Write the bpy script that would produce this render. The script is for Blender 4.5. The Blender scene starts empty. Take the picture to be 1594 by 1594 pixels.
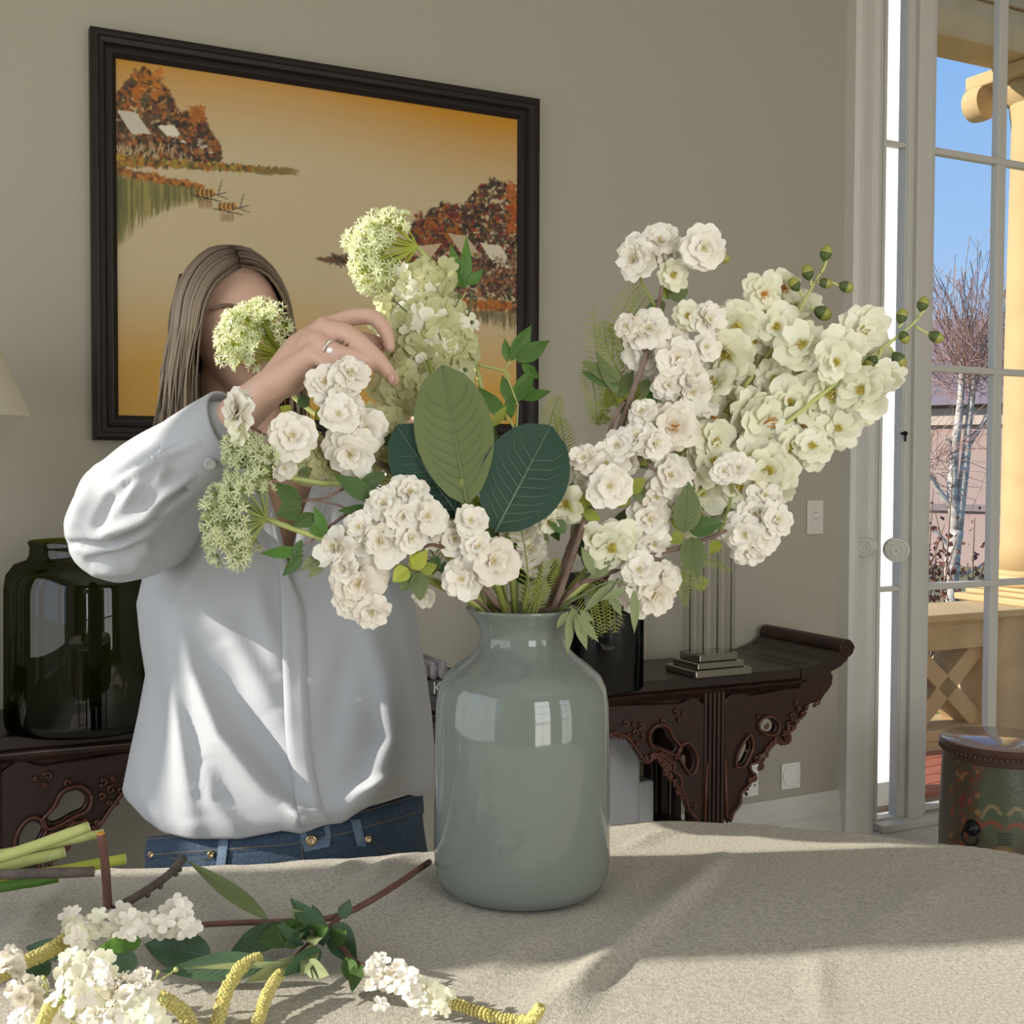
import bpy, bmesh, math, random
import numpy as np
from mathutils import Vector, Matrix, Euler
R = math.radians
PI = math.pi
scene = bpy.context.scene
col = scene.collection

# ------------------------------------------------------------------ camera
F = 1900.0                      # focal length in pixels of the 1594 frame
CAMZ = 1.29
cam_data = bpy.data.cameras.new('camera')
cam_data.sensor_width = 36.0
cam_data.lens = 36.0 * F / 1594.0
cam_data.clip_start = 0.05
cam = bpy.data.objects.new('camera', cam_data)
col.objects.link(cam)
CAMROT = (Euler((R(90 - 2.05), 0, 0)).to_matrix() @ Matrix.Rotation(R(0.2), 3, 'Z'))
cam.matrix_world = Matrix.Translation((0, 0, CAMZ)) @ CAMROT.to_4x4()
scene.camera = cam

# ------------------------------------------------------------------ world, sun, window light, exposure
world = bpy.data.worlds.new('world'); scene.world = world
world.use_nodes = True
wn = world.node_tree; wn.nodes.clear()
w_out = wn.nodes.new('ShaderNodeOutputWorld'); w_bg = wn.nodes.new('ShaderNodeBackground')
w_tc = wn.nodes.new('ShaderNodeTexCoord'); w_sep = wn.nodes.new('ShaderNodeSeparateXYZ')
w_rmp = wn.nodes.new('ShaderNodeValToRGB')
w_rmp.color_ramp.elements[0].position = 0.0; w_rmp.color_ramp.elements[0].color = (0.46, 0.66, 0.90, 1)
w_rmp.color_ramp.elements[1].position = 0.45; w_rmp.color_ramp.elements[1].color = (0.145, 0.40, 0.87, 1)
wn.links.new(w_tc.outputs['Generated'], w_sep.inputs[0])
wn.links.new(w_sep.outputs['Z'], w_rmp.inputs[0])
wn.links.new(w_rmp.outputs[0], w_bg.inputs['Color'])
w_bg.inputs['Strength'].default_value = 1.0
wn.links.new(w_bg.outputs[0], w_out.inputs[0])

SUN_EL, SUN_AZ = R(25), R(7)     # sun comes from the left of the frame (-X), low winter sun
sun_data = bpy.data.lights.new('sun', 'SUN'); sun_data.energy = 6.1
sun_data.color = (1.0, 0.93, 0.82); sun_data.angle = R(0.6)
sun = bpy.data.objects.new('sun', sun_data); col.objects.link(sun)
sd = Vector((math.cos(SUN_EL) * math.cos(SUN_AZ), math.cos(SUN_EL) * math.sin(SUN_AZ), -math.sin(SUN_EL)))
sun.rotation_euler = sd.to_track_quat('-Z', 'Y').to_euler()
sun.location = (-6, 2, 5)

# wall frame: U runs along the picture wall to the right, N points out of the room through it
PSI = R(27.5)
U = Vector((math.cos(PSI), math.sin(PSI), 0)); N = Vector((-math.sin(PSI), math.cos(PSI), 0))
DW = 3.46
FZ = -0.10                       # floor level
FOOT = N * DW
def W(a, b, z): return FOOT + U * a - N * b + Vector((0, 0, z))
WROT = PSI                       # rotation of things that stand square to the wall
def daylight(name, a, b, z, wdt, hgt, direction, power, color=(1.0, 0.97, 0.92)):
    d = bpy.data.lights.new(name, 'AREA'); d.shape = 'RECTANGLE'; d.size = wdt; d.size_y = hgt
    d.energy = power; d.color = color
    o = bpy.data.objects.new(name, d); col.objects.link(o)
    o.location = W(a, b, z)
    o.rotation_euler = direction.to_track_quat('-Z', 'Y').to_euler()
    return o
A_LEFT = -1.75                   # the window wall on the left
B_FRONT = 6.2                    # the wall behind the camera
A_RIGHT = 5.2
daylight('daylight_bay', A_LEFT + 0.03, 1.9, 1.55, 2.9, 1.9, U, 30)
daylight('daylight_front', 0.6, B_FRONT - 0.03, 1.5, 1.5, 2.6, N, 80)
daylight('daylight_front', 3.2, B_FRONT - 0.03, 1.5, 1.5, 2.6, N, 36)

scene.view_settings.view_transform = 'Standard'
scene.view_settings.look = 'None'
scene.view_settings.exposure = 0.12
scene.view_settings.gamma = 1.0
scene.view_settings.use_curve_mapping = False

# ------------------------------------------------------------------ helpers
def at(px, py, Y):
    """point at forward distance Y seen at pixel (px, py) of the 1594 frame"""
    v = CAMROT @ Vector(((px - 797) / F, (797 - py) / F, -1))
    return Vector((0, 0, CAMZ)) + v * (Y / v.y)
def on_wall(px, py, b=0.0):
    v = CAMROT @ Vector(((px - 797) / F, (797 - py) / F, -1))
    t = (DW - b) / v.dot(N)
    p = Vector((0, 0, CAMZ)) + v * t
    return p.dot(U), p.z         # a, z in the wall frame
def on_plane(px, py, z):
    v = CAMROT @ Vector(((px - 797) / F, (797 - py) / F, -1))
    return Vector((0, 0, CAMZ)) + v * ((z - CAMZ) / v.z)

class MB:
    """collects shapes into one mesh"""
    def __init__(s): s.v = []; s.f = []; s.m = []; s.uv = None
    def add(s, vs, fs, mi=0):
        o = len(s.v)
        s.v.extend([tuple(p) for p in vs]); s.f.extend([tuple(i + o for i in f) for f in fs]); s.m.extend([mi] * len(fs))
        return s
    def box(s, lo, hi, M=None, mi=0):
        x0, y0, z0 = lo; x1, y1, z1 = hi
        vs = [Vector(p) for p in ((x0,y0,z0),(x1,y0,z0),(x1,y1,z0),(x0,y1,z0),(x0,y0,z1),(x1,y0,z1),(x1,y1,z1),(x0,y1,z1))]
        if M is not None: vs = [M @ p for p in vs]
        return s.add(vs, [(0,3,2,1),(4,5,6,7),(0,1,5,4),(1,2,6,5),(2,3,7,6),(3,0,4,7)], mi)
    def lathe(s, prof, seg=48, center=(0,0,0), M=None, mi=0, cap=True):
        c = Vector(center); vs = []; n = len(prof)
        for r, z in prof:
            for k in range(seg):
                t = 2 * PI * k / seg
                p = c + Vector((r * math.cos(t), r * math.sin(t), z))
                vs.append(M @ p if M is not None else p)
        fs = [(i*seg+k, i*seg+(k+1)%seg, (i+1)*seg+(k+1)%seg, (i+1)*seg+k) for i in range(n-1) for k in range(seg)]
        if cap:
            fs.append(tuple(range(seg-1, -1, -1))); fs.append(tuple((n-1)*seg + k for k in range(seg)))
        return s.add(vs, fs, mi)
    def tube(s, pts, rad, seg=8, mi=0, cap=True, flat=1.0, up=None):
        pts = [Vector(p) for p in pts]; n = len(pts)
        if not hasattr(rad, '__len__'): rad = [rad] * n
        vs = []; prev = None
        for i, p in enumerate(pts):
            t = (pts[min(i+1, n-1)] - pts[max(i-1, 0)])
            t = t.normalized() if t.length > 1e-9 else Vector((0,0,1))
            if prev is None:
                a = Vector(up) if up is not None else (Vector((0,0,1)) if abs(t.z) < .9 else Vector((1,0,0)))
                x = (a - t * a.dot(t)).normalized()
            else:
                x = prev - t * prev.dot(t); x = x.normalized() if x.length > 1e-6 else prev
            prev = x; y = t.cross(x)
            for k in range(seg):
                q = 2 * PI * k / seg
                vs.append(p + (x * math.cos(q) * flat + y * math.sin(q)) * rad[i])
        fs = [(i*seg+k, i*seg+(k+1)%seg, (i+1)*seg+(k+1)%seg, (i+1)*seg+k) for i in range(n-1) for k in range(seg)]
        if cap and seg > 2:
            fs.append(tuple(range(seg-1, -1, -1))); fs.append(tuple((n-1)*seg + k for k in range(seg)))
        return s.add(vs, fs, mi)
    def loft(s, rings, mi=0, cap=True, closed=True):
        n = len(rings[0]); vs = [p for r in rings for p in r]; m = n if closed else n - 1
        fs = [(i*n+k, i*n+(k+1)%n, (i+1)*n+(k+1)%n, (i+1)*n+k) for i in range(len(rings)-1) for k in range(m)]
        if cap and closed:
            fs.append(tuple(range(n-1, -1, -1))); fs.append(tuple((len(rings)-1)*n + k for k in range(n)))
        return s.add(vs, fs, mi)
    def ball(s, c, r, seg=10, rings=6, M=None, mi=0):
        c = Vector(c); rr = Vector(r) if hasattr(r, '__len__') else Vector((r, r, r))
        vs = [Vector((0,0,-1))]
        for i in range(1, rings):
            ph = -PI/2 + PI*i/rings
            for k in range(seg):
                t = 2*PI*k/seg; vs.append(Vector((math.cos(ph)*math.cos(t), math.cos(ph)*math.sin(t), math.sin(ph))))
        vs.append(Vector((0,0,1))); L = len(vs)-1
        fs = [(0, 1+(k+1)%seg, 1+k) for k in range(seg)]
        for i in range(rings-2):
            o = 1+i*seg
            fs += [(o+k, o+(k+1)%seg, o+seg+(k+1)%seg, o+seg+k) for k in range(seg)]
        o = 1+(rings-2)*seg
        fs += [(o+k, o+(k+1)%seg, L) for k in range(seg)]
        out = []
        for v in vs:
            p = Vector((v.x*rr.x, v.y*rr.y, v.z*rr.z))
            if M is not None: p = M @ p
            out.append(c + p)
        return s.add(out, fs, mi)
    def mesh(s, name, mats=(), smooth=True):
        me = bpy.data.meshes.new(name)
        me.from_pydata(s.v, [], s.f); me.update()
        for m in (mats if isinstance(mats, (list, tuple)) else [mats]): me.materials.append(m)
        if s.f:
            me.polygons.foreach_set('use_smooth', [smooth] * len(me.polygons))
            if any(s.m): me.polygons.foreach_set('material_index', s.m)
        return me
    def build(s, name, mats, parent=None, smooth=True, bevel=0, angle=None, fix=False):
        me = s.mesh(name, mats, smooth)
        if fix:
            bm = bmesh.new(); bm.from_mesh(me); bmesh.ops.recalc_face_normals(bm, faces=bm.faces); bm.to_mesh(me); bm.free()
        o = bpy.data.objects.new(name, me); col.objects.link(o)
        if parent is not None: o.parent = parent
        if bevel:
            b = o.modifiers.new('bevel', 'BEVEL'); b.width = bevel; b.segments = 2; b.limit_method = 'ANGLE'; b.angle_limit = R(35)
        if angle is not None:
            me.set_sharp_from_angle(angle=R(angle))
        return o
def link(name, me, parent=None, M=None):
    o = bpy.data.objects.new(name, me); col.objects.link(o)
    if parent is not None: o.parent = parent
    if M is not None: o.matrix_basis = M
    return o
def tag(o, label=None, cat=None, group=None, kind=None):
    if label: o['label'] = label
    if cat: o['category'] = cat
    if group: o['group'] = group
    if kind: o['kind'] = kind
    return o
def empty(name, loc=(0,0,0), rz=0.0, label=None, cat=None, group=None, kind=None):
    o = bpy.data.objects.new(name, None); col.objects.link(o)
    o.empty_display_size = 0.05
    o.location = loc; o.rotation_euler = (0, 0, rz)
    return tag(o, label, cat, group, kind)
def struct(o): o['kind'] = 'structure'; return o
def wallM(a, b, z, rz=0.0):
    """matrix of a frame square to the picture wall: x along the wall, y into the wall, z up"""
    return Matrix.Translation(W(a, b, z)) @ Matrix.Rotation(PSI + rz, 4, 'Z')
def basis(origin, zdir, twist=0.0, xhint=None):
    z = Vector(zdir).normalized()
    h = Vector(xhint) if xhint is not None else (Vector((0,0,1)) if abs(z.z) < .9 else Vector((1,0,0)))
    y = (h - z * h.dot(z)).normalized(); x = y.cross(z)
    M = Matrix((x, y, z)).transposed().to_4x4()
    return Matrix.Translation(origin) @ M @ Matrix.Rotation(twist, 4, 'Z')
def smooth_path(pts, n=16):
    pts = [Vector(p) for p in pts]
    if len(pts) < 3: return [pts[0].lerp(pts[-1], i/n) for i in range(n+1)]
    P = [pts[0]*2-pts[1]] + pts + [pts[-1]*2-pts[-2]]
    out = []; segs = len(pts)-1; per = max(2, n//segs)
    for i in range(segs):
        p0, p1, p2, p3 = P[i:i+4]
        for k in range(per):
            t = k/per
            out.append(0.5*((2*p1)+(p2-p0)*t+(2*p0-5*p1+4*p2-p3)*t*t+(3*p1-p0-3*p2+p3)*t**3))
    out.append(pts[-1]); return out
def interp(x, xs, ys): return float(np.interp(x, xs, ys))
def remeshed(mb, voxel, smooth=4, factor=0.5):
    me = mb.mesh('tmp'); bm = bmesh.new(); bm.from_mesh(me); bmesh.ops.recalc_face_normals(bm, faces=bm.faces); bm.to_mesh(me); bm.free()
    o = bpy.data.objects.new('tmp', me); col.objects.link(o)
    m = o.modifiers.new('r', 'REMESH'); m.mode = 'VOXEL'; m.voxel_size = voxel; m.use_smooth_shade = True
    if smooth:
        s = o.modifiers.new('s', 'SMOOTH'); s.iterations = smooth; s.factor = factor
    dg = bpy.context.evaluated_depsgraph_get()
    res = bpy.data.meshes.new_from_object(o.evaluated_get(dg))
    bpy.data.objects.remove(o); bpy.data.meshes.remove(me)
    return res
def np_verts(me):
    a = np.empty(len(me.vertices)*3); me.vertices.foreach_get('co', a); return a.reshape(-1, 3)
def np_normals(me):
    a = np.empty(len(me.vertices)*3); me.vertices.foreach_get('normal', a); return a.reshape(-1, 3)
def set_verts(me, a): me.vertices.foreach_set('co', np.ascontiguousarray(a).ravel()); me.update()

# ------------------------------------------------------------------ materials
MAT = {}
def mat(name, color, rough=0.6, metal=0.0, spec=0.5, noise=None, bump=None, color2=None, trans=0.0, coat=0.0, sheen=0.0, attr=None, sub=0.0, stretch=None):
    """principled material; noise = (scale, amount) mixes color2, bump = (scale, strength), trans mixes a translucent lobe"""
    m = bpy.data.materials.new(name); m.use_nodes = True
    nt = m.node_tree; b = nt.nodes['Principled BSDF']
    b.inputs['Base Color'].default_value = (*color, 1); b.inputs['Roughness'].default_value = rough
    b.inputs['Metallic'].default_value = metal; b.inputs['Specular IOR Level'].default_value = spec
    b.inputs['Coat Weight'].default_value = coat; b.inputs['Sheen Weight'].default_value = sheen
    csock = None
    tc = nt.nodes.new('ShaderNodeTexCoord'); mp = nt.nodes.new('ShaderNodeMapping')
    nt.links.new(tc.outputs['Object'], mp.inputs[0])
    if stretch: mp.inputs['Scale'].default_value = stretch
    if attr:
        an = nt.nodes.new('ShaderNodeAttribute'); an.attribute_name = attr
        csock = an.outputs['Color']
    if noise:
        nz = nt.nodes.new('ShaderNodeTexNoise'); nz.inputs['Scale'].default_value = noise[0]; nz.inputs['Detail'].default_value = 4
        nt.links.new(mp.outputs[0], nz.inputs[0])
        mr = nt.nodes.new('ShaderNodeMapRange'); mr.inputs[1].default_value = 0.35; mr.inputs[2].default_value = 0.65
        mr.inputs[4].default_value = noise[1]
        nt.links.new(nz.outputs[0], mr.inputs[0])
        mx = nt.nodes.new('ShaderNodeMix'); mx.data_type = 'RGBA'
        mx.inputs[6].default_value = (*color, 1); mx.inputs[7].default_value = (*(color2 or tuple(c*.6 for c in color)), 1)
        if csock is not None: nt.links.new(csock, mx.inputs[6])
        nt.links.new(mr.outputs[0], mx.inputs[0]); csock = mx.outputs[2]
    if csock is not None: nt.links.new(csock, b.inputs['Base Color'])
    nsock = None
    if bump:
        n2 = nt.nodes.new('ShaderNodeTexNoise'); n2.inputs['Scale'].default_value = bump[0]; n2.inputs['Detail'].default_value = 3
        nt.links.new(mp.outputs[0], n2.inputs[0])
        bp = nt.nodes.new('ShaderNodeBump'); bp.inputs['Strength'].default_value = bump[1]; bp.inputs['Distance'].default_value = 0.005
        nt.links.new(n2.outputs[0], bp.inputs['Height']); nt.links.new(bp.outputs[0], b.inputs['Normal'])
    if trans > 0:
        out = nt.nodes['Material Output']; tl = nt.nodes.new('ShaderNodeBsdfTranslucent'); ms = nt.nodes.new('ShaderNodeMixShader')
        tl.inputs['Color'].default_value = (*color, 1)
        if csock is not None: nt.links.new(csock, tl.inputs['Color'])
        ms.inputs[0].default_value = trans
        nt.links.new(b.outputs[0], ms.inputs[1]); nt.links.new(tl.outputs[0], ms.inputs[2]); nt.links.new(ms.outputs[0], out.inputs[0])
    MAT[name] = m; return m
def thin_glass(name, tint=(1,1,1), refl=0.05, rough=0.0):
    m = bpy.data.materials.new(name); m.use_nodes = True; nt = m.node_tree; nt.nodes.clear()
    out = nt.nodes.new('ShaderNodeOutputMaterial'); t = nt.nodes.new('ShaderNodeBsdfTransparent'); g = nt.nodes.new('ShaderNodeBsdfGlossy')
    t.inputs[0].default_value = (*tint, 1); g.inputs['Roughness'].default_value = rough
    mx = nt.nodes.new('ShaderNodeMixShader'); mx.inputs[0].default_value = refl
    nt.links.new(t.outputs[0], mx.inputs[1]); nt.links.new(g.outputs[0], mx.inputs[2]); nt.links.new(mx.outputs[0], out.inputs[0])
    MAT[name] = m; return m
# ================================================================== the room
mat('wall_paint', (0.40, 0.37, 0.30), 0.85, noise=(1.3, 0.25), color2=(0.385, 0.355, 0.288), bump=(220, 0.05))
mat('white_paint', (0.62, 0.60, 0.55), 0.45)
mat('ceiling_paint', (0.80, 0.79, 0.75), 0.9)
mat('floor_wood', (0.62, 0.58, 0.50), 0.5, noise=(3, 0.6), color2=(0.55, 0.50, 0.42), stretch=(1, 12, 1))
thin_glass('pane_glass')
ZC = 3.7
TH = 0.16                                                # wall thickness
a_door0, _ = on_wall(1358, 800)                          # door opening in the picture wall
a_door1 = a_door0 + 2.0
ZD = 3.35
def wbox(mb, a0, a1, b0, b1, z0, z1, mi=0):              # box in the wall frame; b grows into the room
    return mb.box((a0, -b1, z0), (a1, -b0, z1), wallM(0, 0, 0), mi)
mb = MB(); wbox(mb, A_LEFT, a_door0, -TH, 0, FZ, ZC); wbox(mb, a_door1, A_RIGHT, -TH, 0, FZ, ZC); wbox(mb, a_door0, a_door1, -TH, 0, ZD, ZC)
struct(mb.build('wall_back', MAT['wall_paint'], smooth=False))
mb = MB(); wbox(mb, A_LEFT - TH, A_RIGHT + TH, -TH, B_FRONT + TH, FZ - 0.1, FZ); struct(mb.build('floor', MAT['floor_wood'], smooth=False))
mb = MB(); wbox(mb, A_LEFT - TH, A_RIGHT + TH, -TH, B_FRONT + TH, ZC, ZC + .1); struct(mb.build('ceiling', MAT['ceiling_paint'], smooth=False))
mb = MB(); wbox(mb, A_RIGHT, A_RIGHT + TH, 0, B_FRONT, FZ, ZC); struct(mb.build('wall_right', MAT['wall_paint'], smooth=False))
# left wall with three tall windows; the pier between the first two shades the vase
B_WIN = [(0.745, 1.07), (1.335, 2.65), (2.95, 3.9)]
Z_SILL, Z_HEADS = 0.35, (2.95, 2.75, 2.75)
mb = MB()
edges = [0] + [b for w in B_WIN for b in w] + [B_FRONT]
for i in range(0, len(edges), 2): wbox(mb, A_LEFT - TH, A_LEFT, edges[i], edges[i+1], FZ, ZC)
for (b0, b1), zh in zip(B_WIN, Z_HEADS):
    wbox(mb, A_LEFT - TH, A_LEFT, b0, b1, FZ, Z_SILL); wbox(mb, A_LEFT - TH, A_LEFT, b0, b1, zh, ZC)
struct(mb.build('wall_left', MAT['wall_paint'], smooth=False))
# front wall behind the camera, two windows
A_WIN = [(-0.15, 1.35), (2.45, 3.95)]
mb = MB()
edges = [A_LEFT] + [x for w in A_WIN for x in w] + [A_RIGHT]
for i in range(0, len(edges), 2): wbox(mb, edges[i], edges[i+1], B_FRONT, B_FRONT + TH, FZ, ZC)
for x0, x1 in A_WIN:
    wbox(mb, x0, x1, B_FRONT, B_FRONT + TH, FZ, .15); wbox(mb, x0, x1, B_FRONT, B_FRONT + TH, 2.85, ZC)
struct(mb.build('wall_front', MAT['wall_paint'], smooth=False))
def sash(name, fn, x0, x1, z0, z1, nx, nz):
    """window frame and bars in its opening; fn(mb, x0, x1, z0, z1) adds a bar"""
    e = struct(empty(name))
    m = MB(); t = .05
    for q in ((x0, x0+t, z0, z1), (x1-t, x1, z0, z1), (x0+t, x1-t, z0, z0+t), (x0+t, x1-t, z1-t, z1)): fn(m, *q)
    m.build('window_frame', MAT['white_paint'], e, smooth=False)
    for i in range(1, nx):
        x = x0 + (x1-x0)*i/nx; m = MB(); fn(m, x-.013, x+.013, z0+t, z1-t); m.build('glazing_bar', MAT['white_paint'], e, smooth=False)
    for k in range(1, nz):
        z = z0 + (z1-z0)*k/nz; m = MB(); fn(m, x0+t, x1-t, z-.012, z+.012); m.build('glazing_bar', MAT['white_paint'], e, smooth=False)
    return e
for i, (b0, b1) in enumerate(B_WIN):
    sash('window_%d' % (i+1), lambda m, x0, x1, z0, z1: wbox(m, A_LEFT - .11, A_LEFT - .06, x0, x1, z0, z1), b0, b1, Z_SILL, Z_HEADS[i], 1, 1)
for i, (x0, x1) in enumerate(A_WIN):
    sash('window_%d' % (i+4), lambda m, x0, x1, z0, z1: wbox(m, x0, x1, B_FRONT - .03 - .06, B_FRONT - .03 - .01, z0, z1), x0, x1, .15, 2.85, 2, 4)

# baseboard
mb = MB()
a_cas0, _ = on_wall(1309, 800)
prof = [(0, FZ), (.026, FZ), (.026, .0), (.018, .004), (.018, .010), (.022, .014), (.022, .055), (.016, .068), (.016, .078), (.008, .092), (0, .092)]
mb.loft([[W(a, b, z) for b, z in prof] for a in (A_LEFT + .01, a_cas0)])
struct(mb.build('baseboard_back', MAT['white_paint'], smooth=False))

# door casing (architrave) left of the french door
def wa(px, b=0.0): return on_wall(px, 800, b)[0]
def molding(name, a_list, z0, z1, parent=None):
    """vertical moulding from (a, b) profile"""
    m = MB(); m.loft([[W(a, b, z) for a, b in a_list] for z in (z0, z1)])
    return m.build(name, MAT['white_paint'], parent, smooth=False, fix=True)
w0 = wa(1308); k = (wa(1360) - w0)
cas = [(w0, 0), (w0, .05), (w0+.10*k, .062), (w0+.22*k, .062), (w0+.28*k, .045), (w0+.32*k, .040), (w0+.62*k, .034), (w0+.66*k, .040), (w0+.75*k, .044), (w0+.80*k, .028), (w0+.9*k, .022), (w0+k, .018), (w0+k, 0)]
struct(molding('trim_1', cas, FZ, ZC))
# ------------------------------------------------------------------ french door
door = struct(empty('door_1', W(wa(1362), 0, 0), 0, 'white painted glazed french door with slim glazing bars opening to the terrace'))
iW = Matrix.Translation(W(wa(1362), 0, 0)).inverted()
def dbox(name, pxa, pxb, z0, z1, b0=-.075, b1=-.03, matname='white_paint', bevel=.004):
    m = MB(); wbox(m, wa(pxa, (b0+b1)/2), wa(pxb, (b0+b1)/2), b0, b1, z0, z1)
    m.v = [tuple(iW @ Vector(p)) for p in m.v]
    return m.build(name, MAT[matname], door, smooth=False, bevel=bevel)
bD = -.05
def zz(px, py): return on_wall(px, py, bD)[1]
z_bars = [zz(1517, 246), zz(1517, 577), zz(1517, 909)]
z_bot = zz(1450, 1251)
dbox('narrow_stile', 1361, 1366, FZ + .03, ZD)
dbox('stile', 1396, 1409, FZ + .03, ZD)
dbox('mullion', 1409.5, 1432, FZ, ZD, -.09, -.012)
dbox('stile_bead', 1402, 1408, 0.05, ZD, -.05, -.022)
dbox('stile', 1432.5, 1441, FZ + .03, ZD)
zb2 = zz(1380, 1275)
dbox('bottom_rail', 1361, 1409, FZ + .04, zb2)
dbox('bottom_rail', 1432.5, 1700, FZ + .04, z_bot)
dbox('threshold', 1361, 1700, FZ, FZ + .03, -.12, .03)
dbox('stile', 1690, 1700, FZ + .03, ZD)
for z in z_bars:
    dbox('glazing_bar', 1441, 1690, z-.013, z+.013, -.07, -.035)
    dbox('glazing_bar', 1366, 1396, z-.010, z+.010, -.07, -.035)
zs = [z_bot] + z_bars[::-1] + [ZD]
px_v = [1545, 1640]
for i in range(4):
    for q, px in enumerate(px_v):
        sh = (10, 6, 1, -6)[3 - i]
        dbox('glazing_bar', px - 6.5, px + 6.5, zs[i]+.012, zs[i+1]-.012, -.07, -.035)
    xs = [1441] + px_v + [1690]
    for q in range(3):
        dbox('pane', xs[q], xs[q+1], zs[i], zs[i+1], -.056, -.052, 'pane_glass', 0)
    dbox('pane', 1366, 1396, max(zs[i], zb2), zs[i+1], -.056, -.052, 'pane_glass', 0)
# knobs: one each side of the leaf edge, and a small latch
def knob(pxc, pyc, b0, direction, rs, name='door_knob', m='white_paint'):
    a, z = on_wall(pxc, pyc, b0)
    p = iW @ W(a, b0, z)
    prof = [(.0, 0), (rs*1.0, 0), (rs*1.0, .006), (rs*.8, .012), (rs*.34, .018), (rs*.30, .040), (rs*.55, .046), (rs*.98, .050), (rs*1.04, .056), (rs*1.0, .062), (rs*.80, .064), (rs*.74, .060), (rs*.62, .060), (rs*.56, .065), (rs*.40, .065), (rs*.34, .061), (rs*.16, .061), (rs*.12, .065), (0, .066)]
    return MB().lathe(prof, 32, (0,0,0), basis(p, direction)).build(name, MAT[m], door, angle=50)
knob(1393, 855, -.028, (-U * .75 - N), .046)
knob(1352, 851, .045, (-U - N * .6), .034)
m = MB(); a, z = on_wall(1407, 675, -.02); p = iW @ W(a, -.012, z)
m.ball(p, .010, 8, 6); m.tube([p, p - U*.022], .005); m.tube([p, p - Vector((0,0,.03))], .004)
mat('dark_iron', (0.02, 0.02, 0.022), 0.4, 0.8)
m.build('latch', MAT['dark_iron'], door)

# sockets and switches on the wall
mat('plate_plastic', (0.66, 0.63, 0.55), 0.35)
mat('plate_bright', (0.78, 0.77, 0.72), 0.35)
mat('socket_dark', (0.04, 0.04, 0.04), 0.5)
def plate(name, px, py, w, h, label, cat, m='plate_plastic'):
    a, z = on_wall(px, py); e = empty(name, W(a, 0, z), PSI, label, cat)
    MB().box((-w/2, -.010, -h/2), (w/2, -.0005, h/2)).build('plate', MAT[m], e, smooth=False, bevel=.003)
    return e
e = plate('light_switch', 1267, 805, .075, .125, 'tall beige light switch plate on the wall beside the door casing', 'switch')
for dz in (-.011, .011):
    MB().box((-.010, -.014, dz-.006), (.010, -.010, dz+.006)).build('rocker', MAT['plate_bright'], e, smooth=False, bevel=.002)
    MB().box((-.010, -.0145, dz+.004), (.004, -.0138, dz+.006)).build('rocker_mark', MAT['socket_dark'], e, smooth=False)
e = plate('wall_dial', 1229, 1207, .086, .095, 'square white plate with a round dial low on the wall', 'dial', 'plate_bright')
MB().lathe([(.034, 0), (.040, 0), (.040, .004), (.036, .007), (.030, .007), (.028, .004), (0, .004)], 32, (0,0,0), basis((0, -.010, 0), (0,-1,0))).build('dial_ring', MAT['plate_bright'], e, angle=40)
e = plate('wall_socket', 1161, 1214, .10, .12, 'white power socket behind the carved console bracket', 'socket', 'plate_bright')
for dx, dz in ((-.03, -.02), (-.01, -.02), (.012, -.02), (.032, -.02), (.022, .005), (.04, .012), (-.02, .005)):
    MB().box((dx-.003, -.0115, dz-.004), (dx+.003, -.0095, dz+.004)).build('socket_hole', MAT['socket_dark'], e, smooth=False)

# ================================================================== the terrace and what lies beyond
mat('sandstone', (0.58, 0.42, 0.22), 0.85, noise=(7, 0.6), color2=(0.46, 0.32, 0.16), bump=(60, 0.25))
mat('sandstone_pale', (0.58, 0.41, 0.20), 0.85, noise=(5, 0.6), color2=(0.48, 0.33, 0.16), bump=(60, 0.2))
mat('brick_tile', (0.42, 0.13, 0.075), 0.8, noise=(8, 0.7), color2=(0.30, 0.10, 0.07))
mat('mortar', (0.36, 0.28, 0.22), 0.9)
mat('outside_white', (0.82, 0.80, 0.76), 0.6)
mat('earth', (0.22, 0.18, 0.10), 0.95, noise=(2, .8), color2=(0.10, 0.16, 0.04))
mb = MB(); mb.box((-40, -40, -.6), (60, 80, -.45)); struct(mb.build('ground', MAT['earth'], smooth=False))
B_BAL = -0.75                                            # balustrade stands this far beyond the wall
tf = MB(); wbox(tf, 0.5, 7, B_BAL - .25, -TH, -.45, -.06); tf = struct(tf.build('terrace_floor', MAT['mortar'], smooth=False))
brk = MB().box((-.105, -.05, 0), (.105, .05, .022)).mesh('brick', MAT['brick_tile'], False)
for r in range(6):
    for c in range(14):
        a = 2.6 + c*.22 + (r % 2)*.11; b = -TH - .055 - r*.108
        if b < B_BAL + .02: continue
        o = link('brick', brk, tf, wallM(a, b, -.06)); o.parent = tf
# exterior reveal post, sunlit
mb = MB(); wbox(mb, wa(1401, -.16), wa(1434, -.16), -.32, -TH + .001, -.05, 3.5); wbox(mb, wa(1350, -.16), wa(1401, -.16), -.34, -TH + .001, -.06, .035)
struct(mb.build('trim_2', MAT['outside_white'], smooth=False))
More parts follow.
